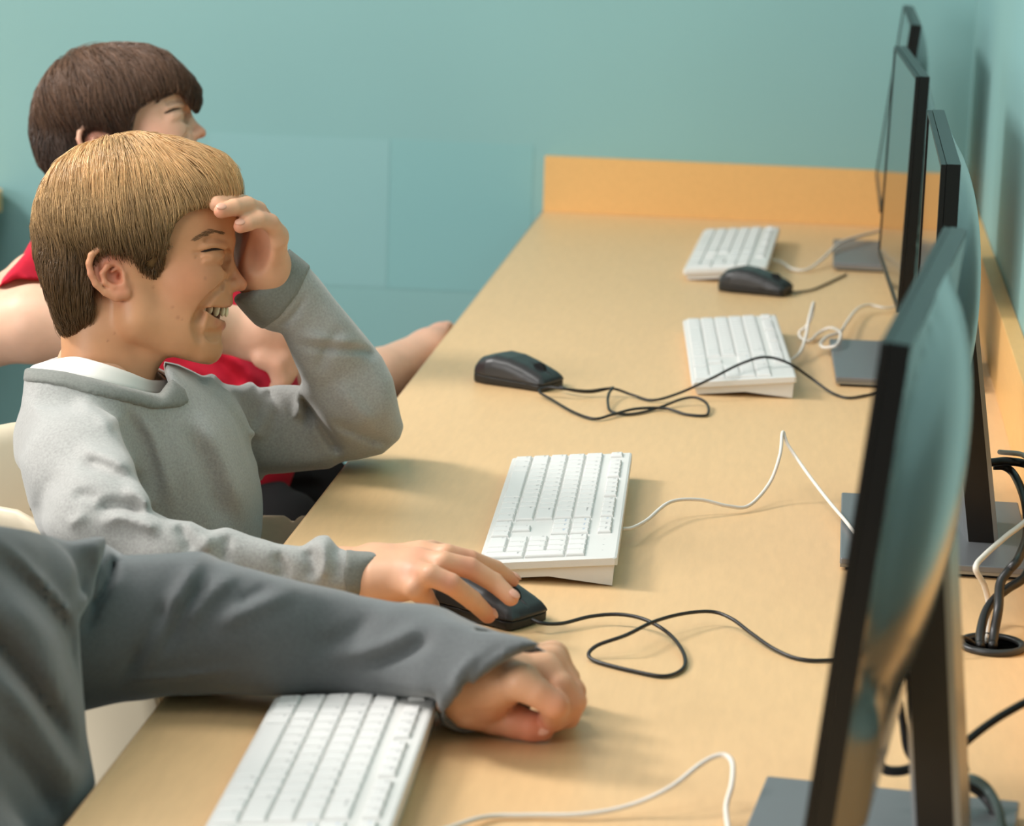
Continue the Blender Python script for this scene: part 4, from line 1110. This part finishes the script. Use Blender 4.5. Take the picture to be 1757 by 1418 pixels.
# sweatshirt
TORSO = [(45, 630), (60, 634), (110, 638), (160, 650), (205, 664), (245, 674), (275, 680), (290, 660), (283, 640), (283, 623), (305, 628), (328, 638), (348, 648), (365, 643), (383, 661), (410, 663), (430, 657), (444, 669), (471, 665), (500, 664), (518, 664), (520, 655), (512, 633), (497, 600), (483, 572), (455, 570), (434, 560), (401, 515), (426, 502), (459, 478), (483, 453), (496, 424),
         (530, 457), (553, 486), (585, 525), (615, 564), (640, 593), (655, 613), (672, 650), (680, 683), (692, 732), (684, 752), (655, 777), (620, 787), (586, 794), (565, 806), (492, 812), (455, 815), (462, 835), (471, 859), (488, 916), (500, 960), (480, 1010), (300, 1060), (120, 1010), (70, 915), (50, 880), (35, 850), (22, 800), (25, 745), (40, 700), (42, 665)]
RARM = [(150, 700), (200, 720), (225, 790), (254, 875), (290, 890), (329, 894), (359, 912), (389, 908), (428, 925), (476, 938), (519, 940), (545, 921), (562, 918), (580, 938), (605, 949), (653, 953), (645, 966), (636, 981), (629, 1024), (597, 1026), (540, 1030), (450, 1030), (300, 1030), (180, 1000), (70, 915), (45, 870), (30, 790), (60, 700)]
V = Vol(np.array([-.58, -.235, -3.22]), np.array([-.075, .19, -2.33]), 0.003)
V.ell(G(225, 770, 2.83), (.105, .10, .135), 0.02); V.ell(G(255, 880, 2.85), (.115, .12, .13), 0.05)
V.ell(G(170, 690, 2.80), (.075, .05, .14), 0.05)
V.chain([(G(110, 715, 2.70), .058), (G(330, 690, 2.96), .058)], 0.04)
V.chain([(G(330, 705, 2.97), .062), (G(500, 735, 3.01), .058), (G(640, 742, 3.01), .050)], 0.03)
V.chain([(G(640, 740, 3.01), .052), (G(610, 660, 2.96), .056), (G(545, 560, 2.91), .050), (G(450, 468, 2.845), .041)], 0.022)
V.hull(PolyD(TORSO), 0.016)
V.chain([(G(184, 560, 2.79), .050), (G(176, 640, 2.80), .055), (G(172, 680, 2.80), .05)], 0.006, mode='-')
V.cap(G(458, 482, 2.86), G(400, 410, 2.79), .030, .036, 0.004, '-')       # open cuff
A = V.like()
A.chain([(G(120, 725, 2.68), .064), (G(150, 830, 2.58), .060), (G(200, 905, 2.50), .056), (G(330, 950, 2.46), .050), (GZ(500, 972, .045), .042), (GZ(592, 985, .043), .038), (GZ(640, 988, .043), .034)], 0.03)
A.hull(PolyD(RARM), 0.014)
A.cap(GZ(625, 987, .043), GZ(680, 985, .043), .0265, .030, 0.003, '-')
V.f = smin(V.f, A.f, 0.02)
V.wrinkle(0.05, 0.0016, 5)
FOLD = [  # near sleeve and shoulder
    ([(130, 786), (165, 800), (200, 814), (240, 838)], -.007, 14, 2.3, 2.8), ([(125, 768), (180, 782), (235, 812)], .005, 14, 2.3, 2.8),
    ([(110, 800), (78, 850), (62, 900)], -.004, 18, 2.3, 2.8), ([(120, 690), (165, 705), (200, 745)], .004, 14, 2.3, 2.8),
    ([(160, 880), (190, 868), (225, 872), (250, 888)], -.009, 10, 2.3, 2.8), ([(165, 905), (205, 888), (250, 900), (280, 915)], .007, 11, 2.3, 2.8),
    ([(300, 900), (320, 925), (330, 955)], -.006, 10, 2.3, 2.7), ([(395, 915), (385, 945), (392, 975)], -.005, 10, 2.3, 2.7), ([(360, 915), (350, 950)], .005, 10, 2.3, 2.7),
    ([(525, 940), (535, 965), (533, 1000)], -.005, 9, 2.3, 2.7), ([(550, 922), (558, 960), (553, 1005)], .006, 8, 2.3, 2.7), ([(572, 932), (580, 965), (577, 1005)], -.003, 6, 2.3, 2.7), ([(470, 945), (485, 975), (480, 1000)], -.005, 11, 2.3, 2.7),
    ([(205, 840), (240, 850), (262, 880)], .006, 10, 2.3, 2.8), ([(120, 855), (150, 850), (170, 860)], -.005, 9, 2.3, 2.8), ([(115, 905), (150, 880)], .005, 10, 2.3, 2.8),
    # chest and armhole
    ([(205, 690), (240, 740), (262, 800), (275, 870)], -.004, 11, 2.6, 2.95), ([(220, 700), (258, 745), (285, 820), (300, 890)], .004, 12, 2.6, 2.95),
    ([(330, 700), (370, 760), (400, 830), (425, 905)], .007, 16, 2.7, 3.05), ([(310, 720), (345, 790), (370, 860), (395, 920)], -.006, 16, 2.7, 3.05),
    ([(360, 690), (400, 715), (425, 760), (445, 830)], -.004, 12, 2.8, 3.1), ([(350, 668), (385, 690), (420, 728), (440, 790)], .003, 14, 2.8, 3.1),
    ([(330, 650), (370, 700)], -.006, 9, 2.8, 3.1),
    # far sleeve
    ([(450, 668), (470, 690), (468, 740)], -.006, 10, 2.72, 3.2), ([(500, 672), (525, 700), (525, 745)], -.007, 9, 2.72, 3.2), ([(515, 680), (540, 712), (570, 760), (590, 780)], -.009, 9, 2.72, 3.2), ([(480, 680), (450, 730), (440, 760)], .006, 12, 2.72, 3.2),
    ([(510, 670), (512, 700), (510, 722)], .006, 6, 2.72, 3.2),
    ([(500, 588), (560, 598), (620, 602), (650, 620)], -.006, 7, 2.72, 3.2), ([(510, 575), (565, 583), (625, 590)], .005, 9, 2.72, 3.2),
    ([(560, 720), (620, 745), (670, 765)], -.007, 8, 2.72, 3.2), ([(575, 650), (610, 700), (650, 735)], .005, 16, 2.72, 3.2), ([(470, 560), (500, 545), (530, 500)], -.004, 6, 2.72, 3.1), ([(590, 560), (560, 600), (545, 650)], -.004, 10, 2.72, 3.2)]
V.emboss(FOLD)
V.desk(0.0012, 0.003); VSW = V
v, f = V.mesh(2); mk('sweatshirt', v, f, M_grey, boy)
def rib(name, poly, d0, d1, off=0.0022):
    R_ = VSW.like(); d = -R_.ax[2][None, None, :]
    px_, py_, dd = R_.allpx(); D = PolyD(poly, 1.0, 40)
    m = np.maximum(D(px_+0*py_, py_+0*px_)*(dd/FPX), np.maximum(d0-dd, dd-d1))
    R_.f = smax(VSW.f-off, m.astype(f32), 0.004); v, f = R_.mesh(1); return mk(name, v, f, M_rib, boy)
rib('collar_rib', [(40, 630), (70, 632), (110, 637), (160, 648), (212, 662), (262, 672), (296, 650), (318, 668), (326, 690), (311, 700), (262, 704), (207, 690), (155, 678), (105, 664), (65, 657), (38, 656)], 2.5, 2.9)
rib('sleeve_cuff', [(584, 900), (670, 930), (665, 1040), (596, 1035), (588, 990), (593, 950)], 2.3, 2.6)
rib('sleeve_cuff', [(390, 515), (436, 566), (452, 566), (480, 545), (512, 505), (535, 455), (496, 414)], 2.7, 2.95)
TT = [G(*p) for p in ((60, 628, 2.82), (85, 620, 2.772), (127, 612, 2.745), (172, 622, 2.738), (220, 638, 2.748), (258, 652, 2.775), (290, 650, 2.82), (285, 640, 2.855), (240, 622, 2.868), (180, 612, 2.87), (115, 612, 2.862), (75, 624, 2.845))]
BB_ = [G(*p) for p in ((50, 640, 2.82), (70, 640, 2.765), (110, 645, 2.737), (160, 657, 2.724), (215, 670, 2.737), (262, 680, 2.77), (298, 674, 2.825), (298, 660, 2.865), (262, 640, 2.885), (190, 625, 2.885), (110, 622, 2.875), (60, 632, 2.855))]
band('undershirt_collar', TT, BB_, 0.0022, M_tee, boy, 10)

legs('trousers', (-0.20, 0.20, 0.60), [(0.20, 0.06, 0.60), (0.13, 0.43, 0.608)], [(0.16, 0.05, 0.085), (0.10, 0.45, 0.085)], 0.084, M_khaki, boy, extra=lambda V: V.emboss([([(485, 872), (500, 852), (512, 848)], -.010, 6, 2.8, 3.3), ([(500, 910), (503, 880), (506, 855)], -.012, 5, 2.8, 3.3), ([(488, 880), (498, 868), (506, 866)], .005, 7, 2.8, 3.3)]))

# ================================================================== boy in the red t-shirt
M_red = mat('red_tshirt', srgb(205, 36, 58), 0.85, 0.2, bump=(400, 0.2, 0.0008))
M_blackc = mat('black_shorts', srgb(30, 29, 30), 0.8, 0.2, bump=(300, 0.2, 0.0008))
M_hood = mat('charcoal_hoodie', srgb(92, 95, 96), 0.92, 0.12, noise=(300, 0.10, 4, (1, 1, 1)), bump=(600, 0.2, 0.0008), sheen=0.35)
M_navy = mat('dark_trousers', srgb(46, 48, 56), 0.9, 0.15)
DC = 3.5
SKIN = np.array(srgb(217, 173, 146)[:3])
HC = Head(426, 487, 355, 225, 0.80, math.radians(11), DC)
VC = Vol.px(45, 375, 70, 470, 3.36, 3.64, 0.0026)
head_volume(HC, VC)
VC.hull([(70, 215), (79, 170), (92, 150), (114, 126), (136, 112), (170, 104), (213, 101), (248, 105), (276, 115), (298, 131), (316, 148), (330, 160), (334, 172), (344, 190), (400, 200), (400, 480), (80, 480), (75, 300), (66, 260)], .012)
parts = [VC.mesh(1)]; cols = [tint(VC.V, head_tints(HC))]
V = Vol.px(-110, 830, 420, 720, 3.12, 3.98, 0.004)
V.chain(mc((110, 470, 3.43, .040), (70, 492, 3.39, .041), (-30, 566, 3.27, .043), (60, 556, 3.24, .043), (180, 556, 3.24, .041), (330, 556, 3.27, .033), (400, 567, 3.30, .026)), 0.012)
V.chain(mc((395, 566, 3.30, .026), (440, 575, 3.305, .029), (465, 588, 3.31, .026)), 0.012)
for i, (dx, dy, dd) in enumerate(((6, -6, .015), (4, 4, 0), (-2, 14, -.012), (-12, 24, -.022))):
    finger(V, mc((462+dx, 590+dy, 3.31+dd, .013), (484+dx, 603+dy, 3.31+dd, .0115), (494+dx, 630+dy, 3.315+dd, .0105), (482+dx, 652+dy, 3.33+dd, .009)), palmk=.006)
V.chain(mc((330, 480, 3.72, .045), (540, 668, 3.76, .040), (650, 648, 3.80, .037), (735, 604, 3.87, .030), (760, 588, 3.91, .029)), 0.012)
for i in range(4):
    finger(V, mc((758-i*3, 586-i*3, 3.89+i*.016, .015), (779-i*4, 574-i*3, 3.90+i*.016, .0115), (788-i*4, 590-i*3, 3.90+i*.016, .0095)), palmk=.006)
V.desk(0.001, 0.003)
parts.append(V.mesh(1)); cols.append(tint(V.V, [(G(490, 600, 3.29), .05, RED, .4), (G(770, 560, 3.9), .05, PINK, .25)]))
V = Vol(G(60, 900, 3.9)-np.array([.05, 0.05, 0]), G(420, 380, 3.3)+np.array([.05, .05, 0]), 0.008)
V.chain([(G(185, 380, 3.52), .048), (G(215, 520, 3.58), .07), (G(300, 760, 3.62), .09)], .03)
parts.append(V.mesh(1)); cols.append(tint(V.V, []))
vv, ff = joinvf(parts)
redboy = mk('person', vv, ff, M_skin, colors=np.concatenate(cols))
tag(redboy, 'dark-haired boy in red t-shirt smiling behind the blond boy with one arm across his chest', 'person')
v, f = teeth_mesh(HC); mk('teeth', v, f, M_teeth, redboy)
face_hair(HC, VC, redboy, srgb(60, 42, 32)[:3], M_lash, brow=((336, 404), (352, 394), (370, 391), (390, 398)))
HAIRC = [(56, 204), (64, 162), (77, 137), (101, 106), (127, 88), (166, 80), (213, 77), (252, 81), (284, 93), (308, 114), (329, 136), (341, 156), (342, 174), (337, 188), (328, 178), (318, 158), (302, 154), (284, 160), (266, 165), (246, 174), (231, 186), (224, 204), (221, 226), (214, 236), (204, 230), (190, 224), (178, 220), (160, 219), (146, 226), (139, 240), (139, 262), (134, 284), (110, 300), (86, 299), (71, 281), (61, 257), (55, 228)]
VHC = hair_volume(HC, HAIRC, 0.003, 8, 0, True, (((236, 392, 0), (190, 130, 141), -0.12), ((340, 372, 0), (95, 95, 116), 0), ((255, 440, 0), (64, 80, 117), 0), ((130, 490, 0), (100, 105, 108), 0)))
v, f = VHC.mesh(2); capC = mk('hair', v, f, M_browncap, redboy)
def flowC(u, v, w):
    fu = (u-150)*0.8; fv = (v-225)*0.8; fw_ = w*1.0
    n = np.sqrt(fu**2+fv**2+fw_**2)+1e-6; g = np.clip((v-260)/120, 0, 1)
    return fu/n*(1-0.7*g)+0.12*g, fv/n*(1-0.3*g)+1.0*g+0.05, fw_/n*(1-0.7*g)
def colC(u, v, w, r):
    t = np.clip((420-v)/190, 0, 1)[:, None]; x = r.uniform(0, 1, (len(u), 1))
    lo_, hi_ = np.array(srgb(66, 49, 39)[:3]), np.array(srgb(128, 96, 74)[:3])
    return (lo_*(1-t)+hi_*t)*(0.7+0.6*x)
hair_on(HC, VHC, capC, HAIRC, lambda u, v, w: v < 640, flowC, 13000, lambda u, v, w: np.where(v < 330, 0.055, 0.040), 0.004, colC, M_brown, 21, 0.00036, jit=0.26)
V = Vol(G(-120, 960, 3.95)-np.array([0, 0, 0]), G(600, 390, 3.25), 0.005)
V.ell(G(300, 740, 3.62), (.135, .20, .145), 0); V.ell(G(360, 700, 3.58), (.115, .16, .12), .05)
V.chain([(G(180, 420, 3.54), .062), (G(230, 560, 3.58), .115), (G(300, 800, 3.62), .13)], .05)
V.chain([(G(130, 462, 3.45), .054), (G(300, 470, 3.70), .058)], .05)
SL = V.like(); SL.chain([(G(125, 455, 3.44), .060), (G(62, 474, 3.38), .052), (G(0, 520, 3.31), .054)], .03)
SL.hull(PolyD([(-60, 560), (-20, 512), (0, 487), (30, 450), (60, 410), (140, 380), (200, 400), (200, 520), (110, 482), (80, 479), (30, 476), (0, 493), (-30, 520)]), .006); V.f = smin(V.f, SL.f, 0.01)
V.chain([(G(300, 475, 3.70), .060), (G(390, 540, 3.73), .054)], .03)
V.chain([(G(188, 330, 3.5), .052), (G(182, 420, 3.52), .052)], .006, mode='-')
V.wrinkle(0.07, 0.002, 8)
V.emboss([([(385, 600), (420, 630), (450, 668)], .012, 9, 3.35, 3.6), ([(360, 600), (395, 640), (420, 670)], -.010, 10, 3.35, 3.6), ([(430, 610), (460, 640), (480, 670)], -.014, 10, 3.35, 3.6), ([(310, 625), (350, 640), (400, 665)], .006, 8, 3.35, 3.6), ([(20, 470), (60, 478), (100, 474)], .003, 5, 3.2, 3.5)])
v, f = V.mesh(2); mk('tshirt', v, f, M_red, redboy)
def ex(V):
    V.emboss([([(470, 826), (520, 815), (562, 822)], .006, 8, 3.3, 3.9), ([(480, 840), (530, 835), (560, 845)], -.006, 8, 3.3, 3.9)])
legs('shorts', (-0.34, 0.94, 0.545), [(-0.165, 0.83, 0.535), (-0.165, 1.05, 0.535)], [(-0.20, 0.83, 0.085), (-0.22, 1.05, 0.085)], 0.080, M_blackc, redboy, extra=ex)

# ================================================================== person in the charcoal hoodie
SKIN = np.array(srgb(214, 165, 130)[:3])
parts, cols = [], []
HA = Head(232, 372, -340, 640, 2.8/2.06, math.radians(-4), 2.06)
VA = Vol(HA(30, 720, -150), HA(450, 210, 150), 0.004)
head_volume(HA, VA); parts.append(VA.mesh(1)); cols.append(tint(VA.V, head_tints(HA)))
V = Vol.px(760, 1015, 1090, 1300, 2.02, 2.34, 0.0014)
V.chain(gz((790, 1172, .045, .026), (846, 1170, .048, .0225)), 0.01)
V.chain(gz((845, 1168, .051, .0180), (897, 1170, .056, .0128)), .012)
V.chain(gz((848, 1160, .053, .0185), (934, 1152, .056, .0128)), .012)
V.chain(gz((848, 1155, .050, .0185), (946, 1138, .050, .0125)), .012)
V.chain(gz((845, 1152, .044, .0190), (948, 1128, .042, .0120)), .012)
V.chain(gz((800, 1200, .030, .020), (835, 1205, .030, .016)), .01)
finger(V, gz((893, 1172, .056, .0128), (922, 1189, .050, .0112), (951, 1208, .042, .0112), (950, 1232, .022, .0102), (938, 1238, .014, .0088)), palmk=.007)
finger(V, gz((934, 1152, .056, .0128), (960, 1178, .048, .0112), (981, 1204, .036, .0112), (973, 1228, .018, .0100), (955, 1234, .012, .0088)), palmk=.007)
finger(V, gz((946, 1138, .050, .0122), (982, 1188, .031, .0105), (976, 1210, .014, .0095), (960, 1222, .011, .0085)), palmk=.006)
finger(V, gz((948, 1128, .042, .0115), (974, 1164, .026, .0095), (970, 1186, .012, .0085), (958, 1198, .010, .0080)), palmk=.006)
T = V.like(); T.chain(gz((806, 1212, .026, .0175), (850, 1228, .0170, .0142), (885, 1239, .0142, .0124), (912, 1247, .0122, .0112), (930, 1251, .0110, .0094)), 0.004)
V.f = smin(V.f, T.f, 0.0025)
V.cap(GZ(858, 1200, .036), GZ(905, 1221, .028), .0045, .0035, .003, '-')
V.cap(GZ(922, 1148, .064), GZ(968, 1200, .046), .0022, .0018, .006, '-')
nb = [(GZ(920, 1252, .012), .020, RED, .8), (GZ(985, 1200, .034), .022, RED, .5), (GZ(957, 1210, .043), .018, RED, .4), (GZ(880, 1235, .02), .03, RED, .3), (GZ(893, 1172, .066), .016, PINK, .2)]
V.desk(0.0008, 0.002)
parts.append(V.mesh(1)); cols.append(tint(V.V, nb))
V = Vol(G(-420, 1700, 2.5), G(860, 860, 1.75), 0.009)
V.chain([(G(-350, 880, 2.06), .05), (G(-290, 1150, 2.06), .09), (G(-260, 1500, 2.1), .10)], .03)
V.chain([(G(-300, 1000, 2.08), .05), (G(-60, 1062, 2.17), .045), (G(300, 1075, 2.22), .035), (GZ(600, 1108, .046), .018), (GZ(720, 1136, .046), .018), (GZ(800, 1168, .046), .020)], .02)
parts.append(V.mesh(1)); cols.append(tint(V.V, []))
vv, ff = joinvf(parts)
hoody = mk('person', vv, ff, M_skin, colors=np.concatenate(cols))
nail(hoody, GZ(912, 1247, .0122), GZ(930, 1251, .0110), .0094, (-0.15, .25, 1.0), .0066, .0060)
tag(hoody, 'person in charcoal hoodie at lower left reaching a closed fist onto the desk', 'person')
VHA = hair_volume(HA, HAIR, 0.005)
v, f = VHA.mesh(2); mk('hair', v, f, M_browncap, hoody)
SLEEVE = [(-300, 960), (-60, 905), (0, 903), (50, 911), (120, 930), (165, 921), (185, 919), (205, 945), (212, 951), (300, 948), (350, 943), (380, 960), (430, 970), (520, 1000), (620, 1026), (740, 1035), (765, 1040), (830, 1068), (900, 1096), (940, 1118), (957, 1136), (965, 1156), (960, 1200), (900, 1240), (820, 1262), (798, 1263), (760, 1242), (745, 1198), (620, 1194), (475, 1193), (400, 1193), (300, 1193), (270, 1200), (208, 1228), (150, 1246), (60, 1270), (-300, 1300)]
V = Vol(G(-330, 1340, 2.45), G(985, 870, 1.93), 0.0032)
V.chain([(G(-200, 1050, 2.12), .085), (G(-60, 1062, 2.17), .074), (G(90, 1072, 2.20), .067), (G(300, 1072, 2.22), .057), (G(450, 1088, 2.205), .050)], .02)
V.chain([(G(450, 1088, 2.205), .050), (GZ(600, 1108, .046), .041), (GZ(720, 1135, .046), .043), (GZ(800, 1160, .046), .047), (GZ(880, 1185, .045), .047), (GZ(960, 1205, .045), .047)], .02)
V.hull(PolyD(SLEEVE), 0.012)
p1, p2, p3 = GZ(809, 1256, .004), GZ(966, 1158, .050), GZ(908, 1111, .086)
n = np.cross(p2-p1, p3-p1); n /= np.linalg.norm(n)
if n[0] < 0: n = -n
V.plane(p1, -n, 0.004)
V.cap(GZ(840, 1178, .046), GZ(990, 1215, .045), .0385, .044, .003, '-')
V.wrinkle(0.08, 0.002, 3)
V.emboss([([(150, 1010), (160, 1050), (140, 1090)], -.006, 10, 2.0, 2.3), ([(200, 950), (185, 1000), (150, 1060)], -.010, 9, 2.0, 2.3), ([(300, 1020), (260, 1090), (200, 1180)], -.010, 13, 2.0, 2.3), ([(345, 945), (320, 1000), (270, 1080), (215, 1170)], .009, 14, 2.0, 2.3),
          ([(420, 975), (360, 1020), (300, 1090)], .007, 16, 2.0, 2.3), ([(360, 990), (320, 1050), (270, 1140)], -.005, 10, 2.0, 2.3), ([(520, 1010), (440, 1040), (360, 1080)], .006, 16, 2.0, 2.3), ([(470, 1005), (400, 1040)], -.005, 10, 2.0, 2.3),
          ([(200, 1170), (320, 1160), (430, 1145)], .003, 6, 2.0, 2.3), ([(560, 1130), (650, 1110), (740, 1060)], .006, 14, 1.95, 2.3), ([(600, 1150), (700, 1120), (750, 1090)], -.006, 12, 1.95, 2.3), ([(650, 1050), (600, 1090), (520, 1120)], -.004, 16, 1.95, 2.3),
          ([(795, 1225), (803, 1165), (846, 1122), (872, 1108)], -.003, 7, 1.95, 2.3), ([(772, 1195), (787, 1155), (828, 1112)], .003, 8, 1.95, 2.3)])
V.desk(0.0012, 0.004)
B2 = Vol(G(-700, 2100, 2.3), G(260, 850, 1.70), 0.0045)
B2.ell(G(-230, 1290, 2.05), (.162, .26, .18), 0); B2.ell(G(-290, 1080, 2.06), (.13, .10, .20), .06); B2.ell(G(-220, 1600, 2.08), (.16, .2, .18), .06)
B2.chain([(G(-200, 1060, 2.14), .08), (G(-120, 1075, 2.16), .075)], .06)
# right arm resting forward, near the viewer
B2.chain([(G(-260, 1180, 1.92), .07), (G(-150, 1500, 1.90), .062), (G(-40, 1540, 1.90), .05)], .03)
# hood and open front edges
B2.chain([(G(-260, 930, 2.02), .04), (G(-80, 930, 2.04), .026), (G(60, 1010, 2.06), .020), (G(125, 1085, 2.08), .016), (G(140, 1180, 2.09), .012)], .03)
B2.chain([(G(0, 915, 2.10), .03), (G(120, 945, 2.13), .022), (G(168, 935, 2.15), .012)], .03)
B2.chain([(G(60, 930, 2.12), .025), (G(120, 1020, 2.12), .018)], .03)
B2.emboss([([(-60, 930), (0, 965), (70, 1022), (118, 1085), (128, 1160), (132, 1230)], -.008, 24, 1.7, 2.3), ([(-40, 905), (30, 958), (90, 1020), (132, 1075), (146, 1150), (150, 1240)], .007, 9, 1.7, 2.3), ([(-60, 1050), (-20, 1090), (30, 1150), (90, 1240), (150, 1370)], -.018, 20, 1.7, 2.3), ([(-40, 1120), (50, 1215), (105, 1300), (150, 1390)], .012, 20, 1.7, 2.3), ([(-30, 1230), (60, 1340), (110, 1430)], -.010, 18, 1.7, 2.3), ([(-20, 1010), (50, 1070), (90, 1150), (100, 1230)], .007, 26, 1.7, 2.3), ([(150, 935), (150, 985), (130, 1040)], -.006, 12, 1.9, 2.3)])
B2.hull(PolyD([(-700, 900), (-60, 900), (0, 903), (50, 911), (120, 930), (165, 921), (186, 919), (178, 960), (160, 1030), (135, 1062), (138, 1120), (144, 1200), (152, 1262), (163, 1310), (172, 1345), (140, 1385), (100, 1430), (90, 1600), (100, 2100), (-700, 2100)]), 0.012)
B2.desk(0.002, 0.004)
v1, f1 = V.mesh(2); v2, f2 = B2.mesh(2)
vv, ff = joinvf([(v1, f1), (v2, f2)])
mk('hoodie', vv, ff, M_hood, hoody)
legs('trousers', (-0.34, -0.64, 0.56), [(0.06, -0.74, 0.56), (0.06, -0.54, 0.56)], [(0.02, -0.75, 0.085), (0.02, -0.54, 0.085)], 0.078, M_navy, hoody)

# ------------------------------------------------------------------ chairs
def make_chair(lab, loc, rz, flare=1.0, hg=1.0):
    root = empty('chair', (0, 0, 0)); tag(root, lab, 'chair')
    def shell(p, q):
        """p 0..1 front edge -> seat -> rear -> top, q -1..1 across"""
        a = q*math.radians(88)
        if p < 0.5:
            t = p/0.5; x = 0.20-0.36*t; y = q*(0.20+0.012*math.sin(math.pi*t)); z = 0.485-0.014*(1-q*q)*math.sin(math.pi*t*.8)+0.02*abs(q)**3
            x = x-0.0*abs(q)
            xr = -0.155*math.cos(a*.98)-0.01; yr = 0.205*math.sin(a)
            k = max(0.0, (t-0.55)/0.45)**1.5; x = x*(1-k)+xr*k; y = y*(1-k)+yr*k
        else:
            t = (p-0.5)/0.5; top = hg*(0.308-0.15*(max(0, abs(q)-0.72)/0.28)**1.5)
            fl = flare*(0.05*t+0.10*t**2.2); x = -0.155*math.cos(a*.98)-0.01-fl*math.cos(a*.9)+0.05*max(0, abs(q)-.6)*t; y = (0.205+0.35*fl)*math.sin(a); z = 0.492+top*t
        return np.array([x, y, z])
    NP, NQ = 30, 34; v = []; nrm = []
    for i in range(NP+1):
        for j in range(NQ+1):
            p, q = i/NP, -1+2*j/NQ; v.append(shell(p, q))
            e = 1e-3; d1 = shell(min(p+e, 1), q)-shell(max(p-e, 0), q); d2 = shell(p, min(q+e, 1))-shell(p, max(q-e, -1)); n = np.cross(d1, d2); nrm.append(n/max(np.linalg.norm(n), 1e-9))
    v = np.array(v); nrm = np.array(nrm); th = 0.0035; W1 = NQ+1; V2 = np.concatenate([v+nrm*th, v-nrm*th]); o = len(v); f = []
    for i in range(NP):
        for j in range(NQ):
            a = i*W1+j; f += [(a, a+W1, a+W1+1, a+1), (o+a, o+a+1, o+a+W1+1, o+a+W1)]
    ring = [j for j in range(NQ+1)]+[i*W1+NQ for i in range(1, NP+1)]+[NP*W1+j for j in range(NQ-1, -1, -1)]+[i*W1 for i in range(NP-1, 0, -1)]
    for a, b in zip(ring, ring[1:]+ring[:1]): f.append((a, b, o+b, o+a))
    mk('seat_shell', V2, f, M_cream, root)
    for sx, sy in ((.15, .16), (.15, -.16), (-.15, .15), (-.15, -.15)):
        b = MB(); b.tube([(sx*.6, sy*.6, 0.465), (sx*1.25, sy*1.2, 0.004)], [0.013, 0.011], 12); b.build('leg', M_metal, root, smooth=True)
    b = MB(); b.box((-.10, -.11, .460), (.10, .11, .470)); b.build('seat_frame', M_metal, root)
    hole = MB()
    for (p, q) in ((0.86, -0.30), (0.86, -0.22), (0.82, -0.26), (0.86, 0.30), (0.86, 0.22), (0.82, 0.26)):
        c = shell(p, q); e = 1e-3; n = np.cross(shell(p+e, q)-shell(p-e, q), shell(p, q+e)-shell(p, q-e)); n /= np.linalg.norm(n)
        h_ = MB(); h_.tube([c-n*0.0042, c+n*0.0042], 0.0022, 8); h_.build('vent_shade_plug', M_rub, root)  # dark plug stands for the shade in a hole; shell is uncut
    setpose(root, loc, rz)
    return root
make_chair('cream plastic shell chair under the boy in the grey sweatshirt', (-0.085, 0.17, 0), 0.05, 0.9, 0.94)
make_chair('cream plastic shell chair behind the boy in the red t-shirt', (-0.27, 0.95, 0), 0.05, 0.35, 0.82)
make_chair('cream plastic shell chair under the person in the charcoal hoodie', (-0.33, -0.63, 0), 0.0)
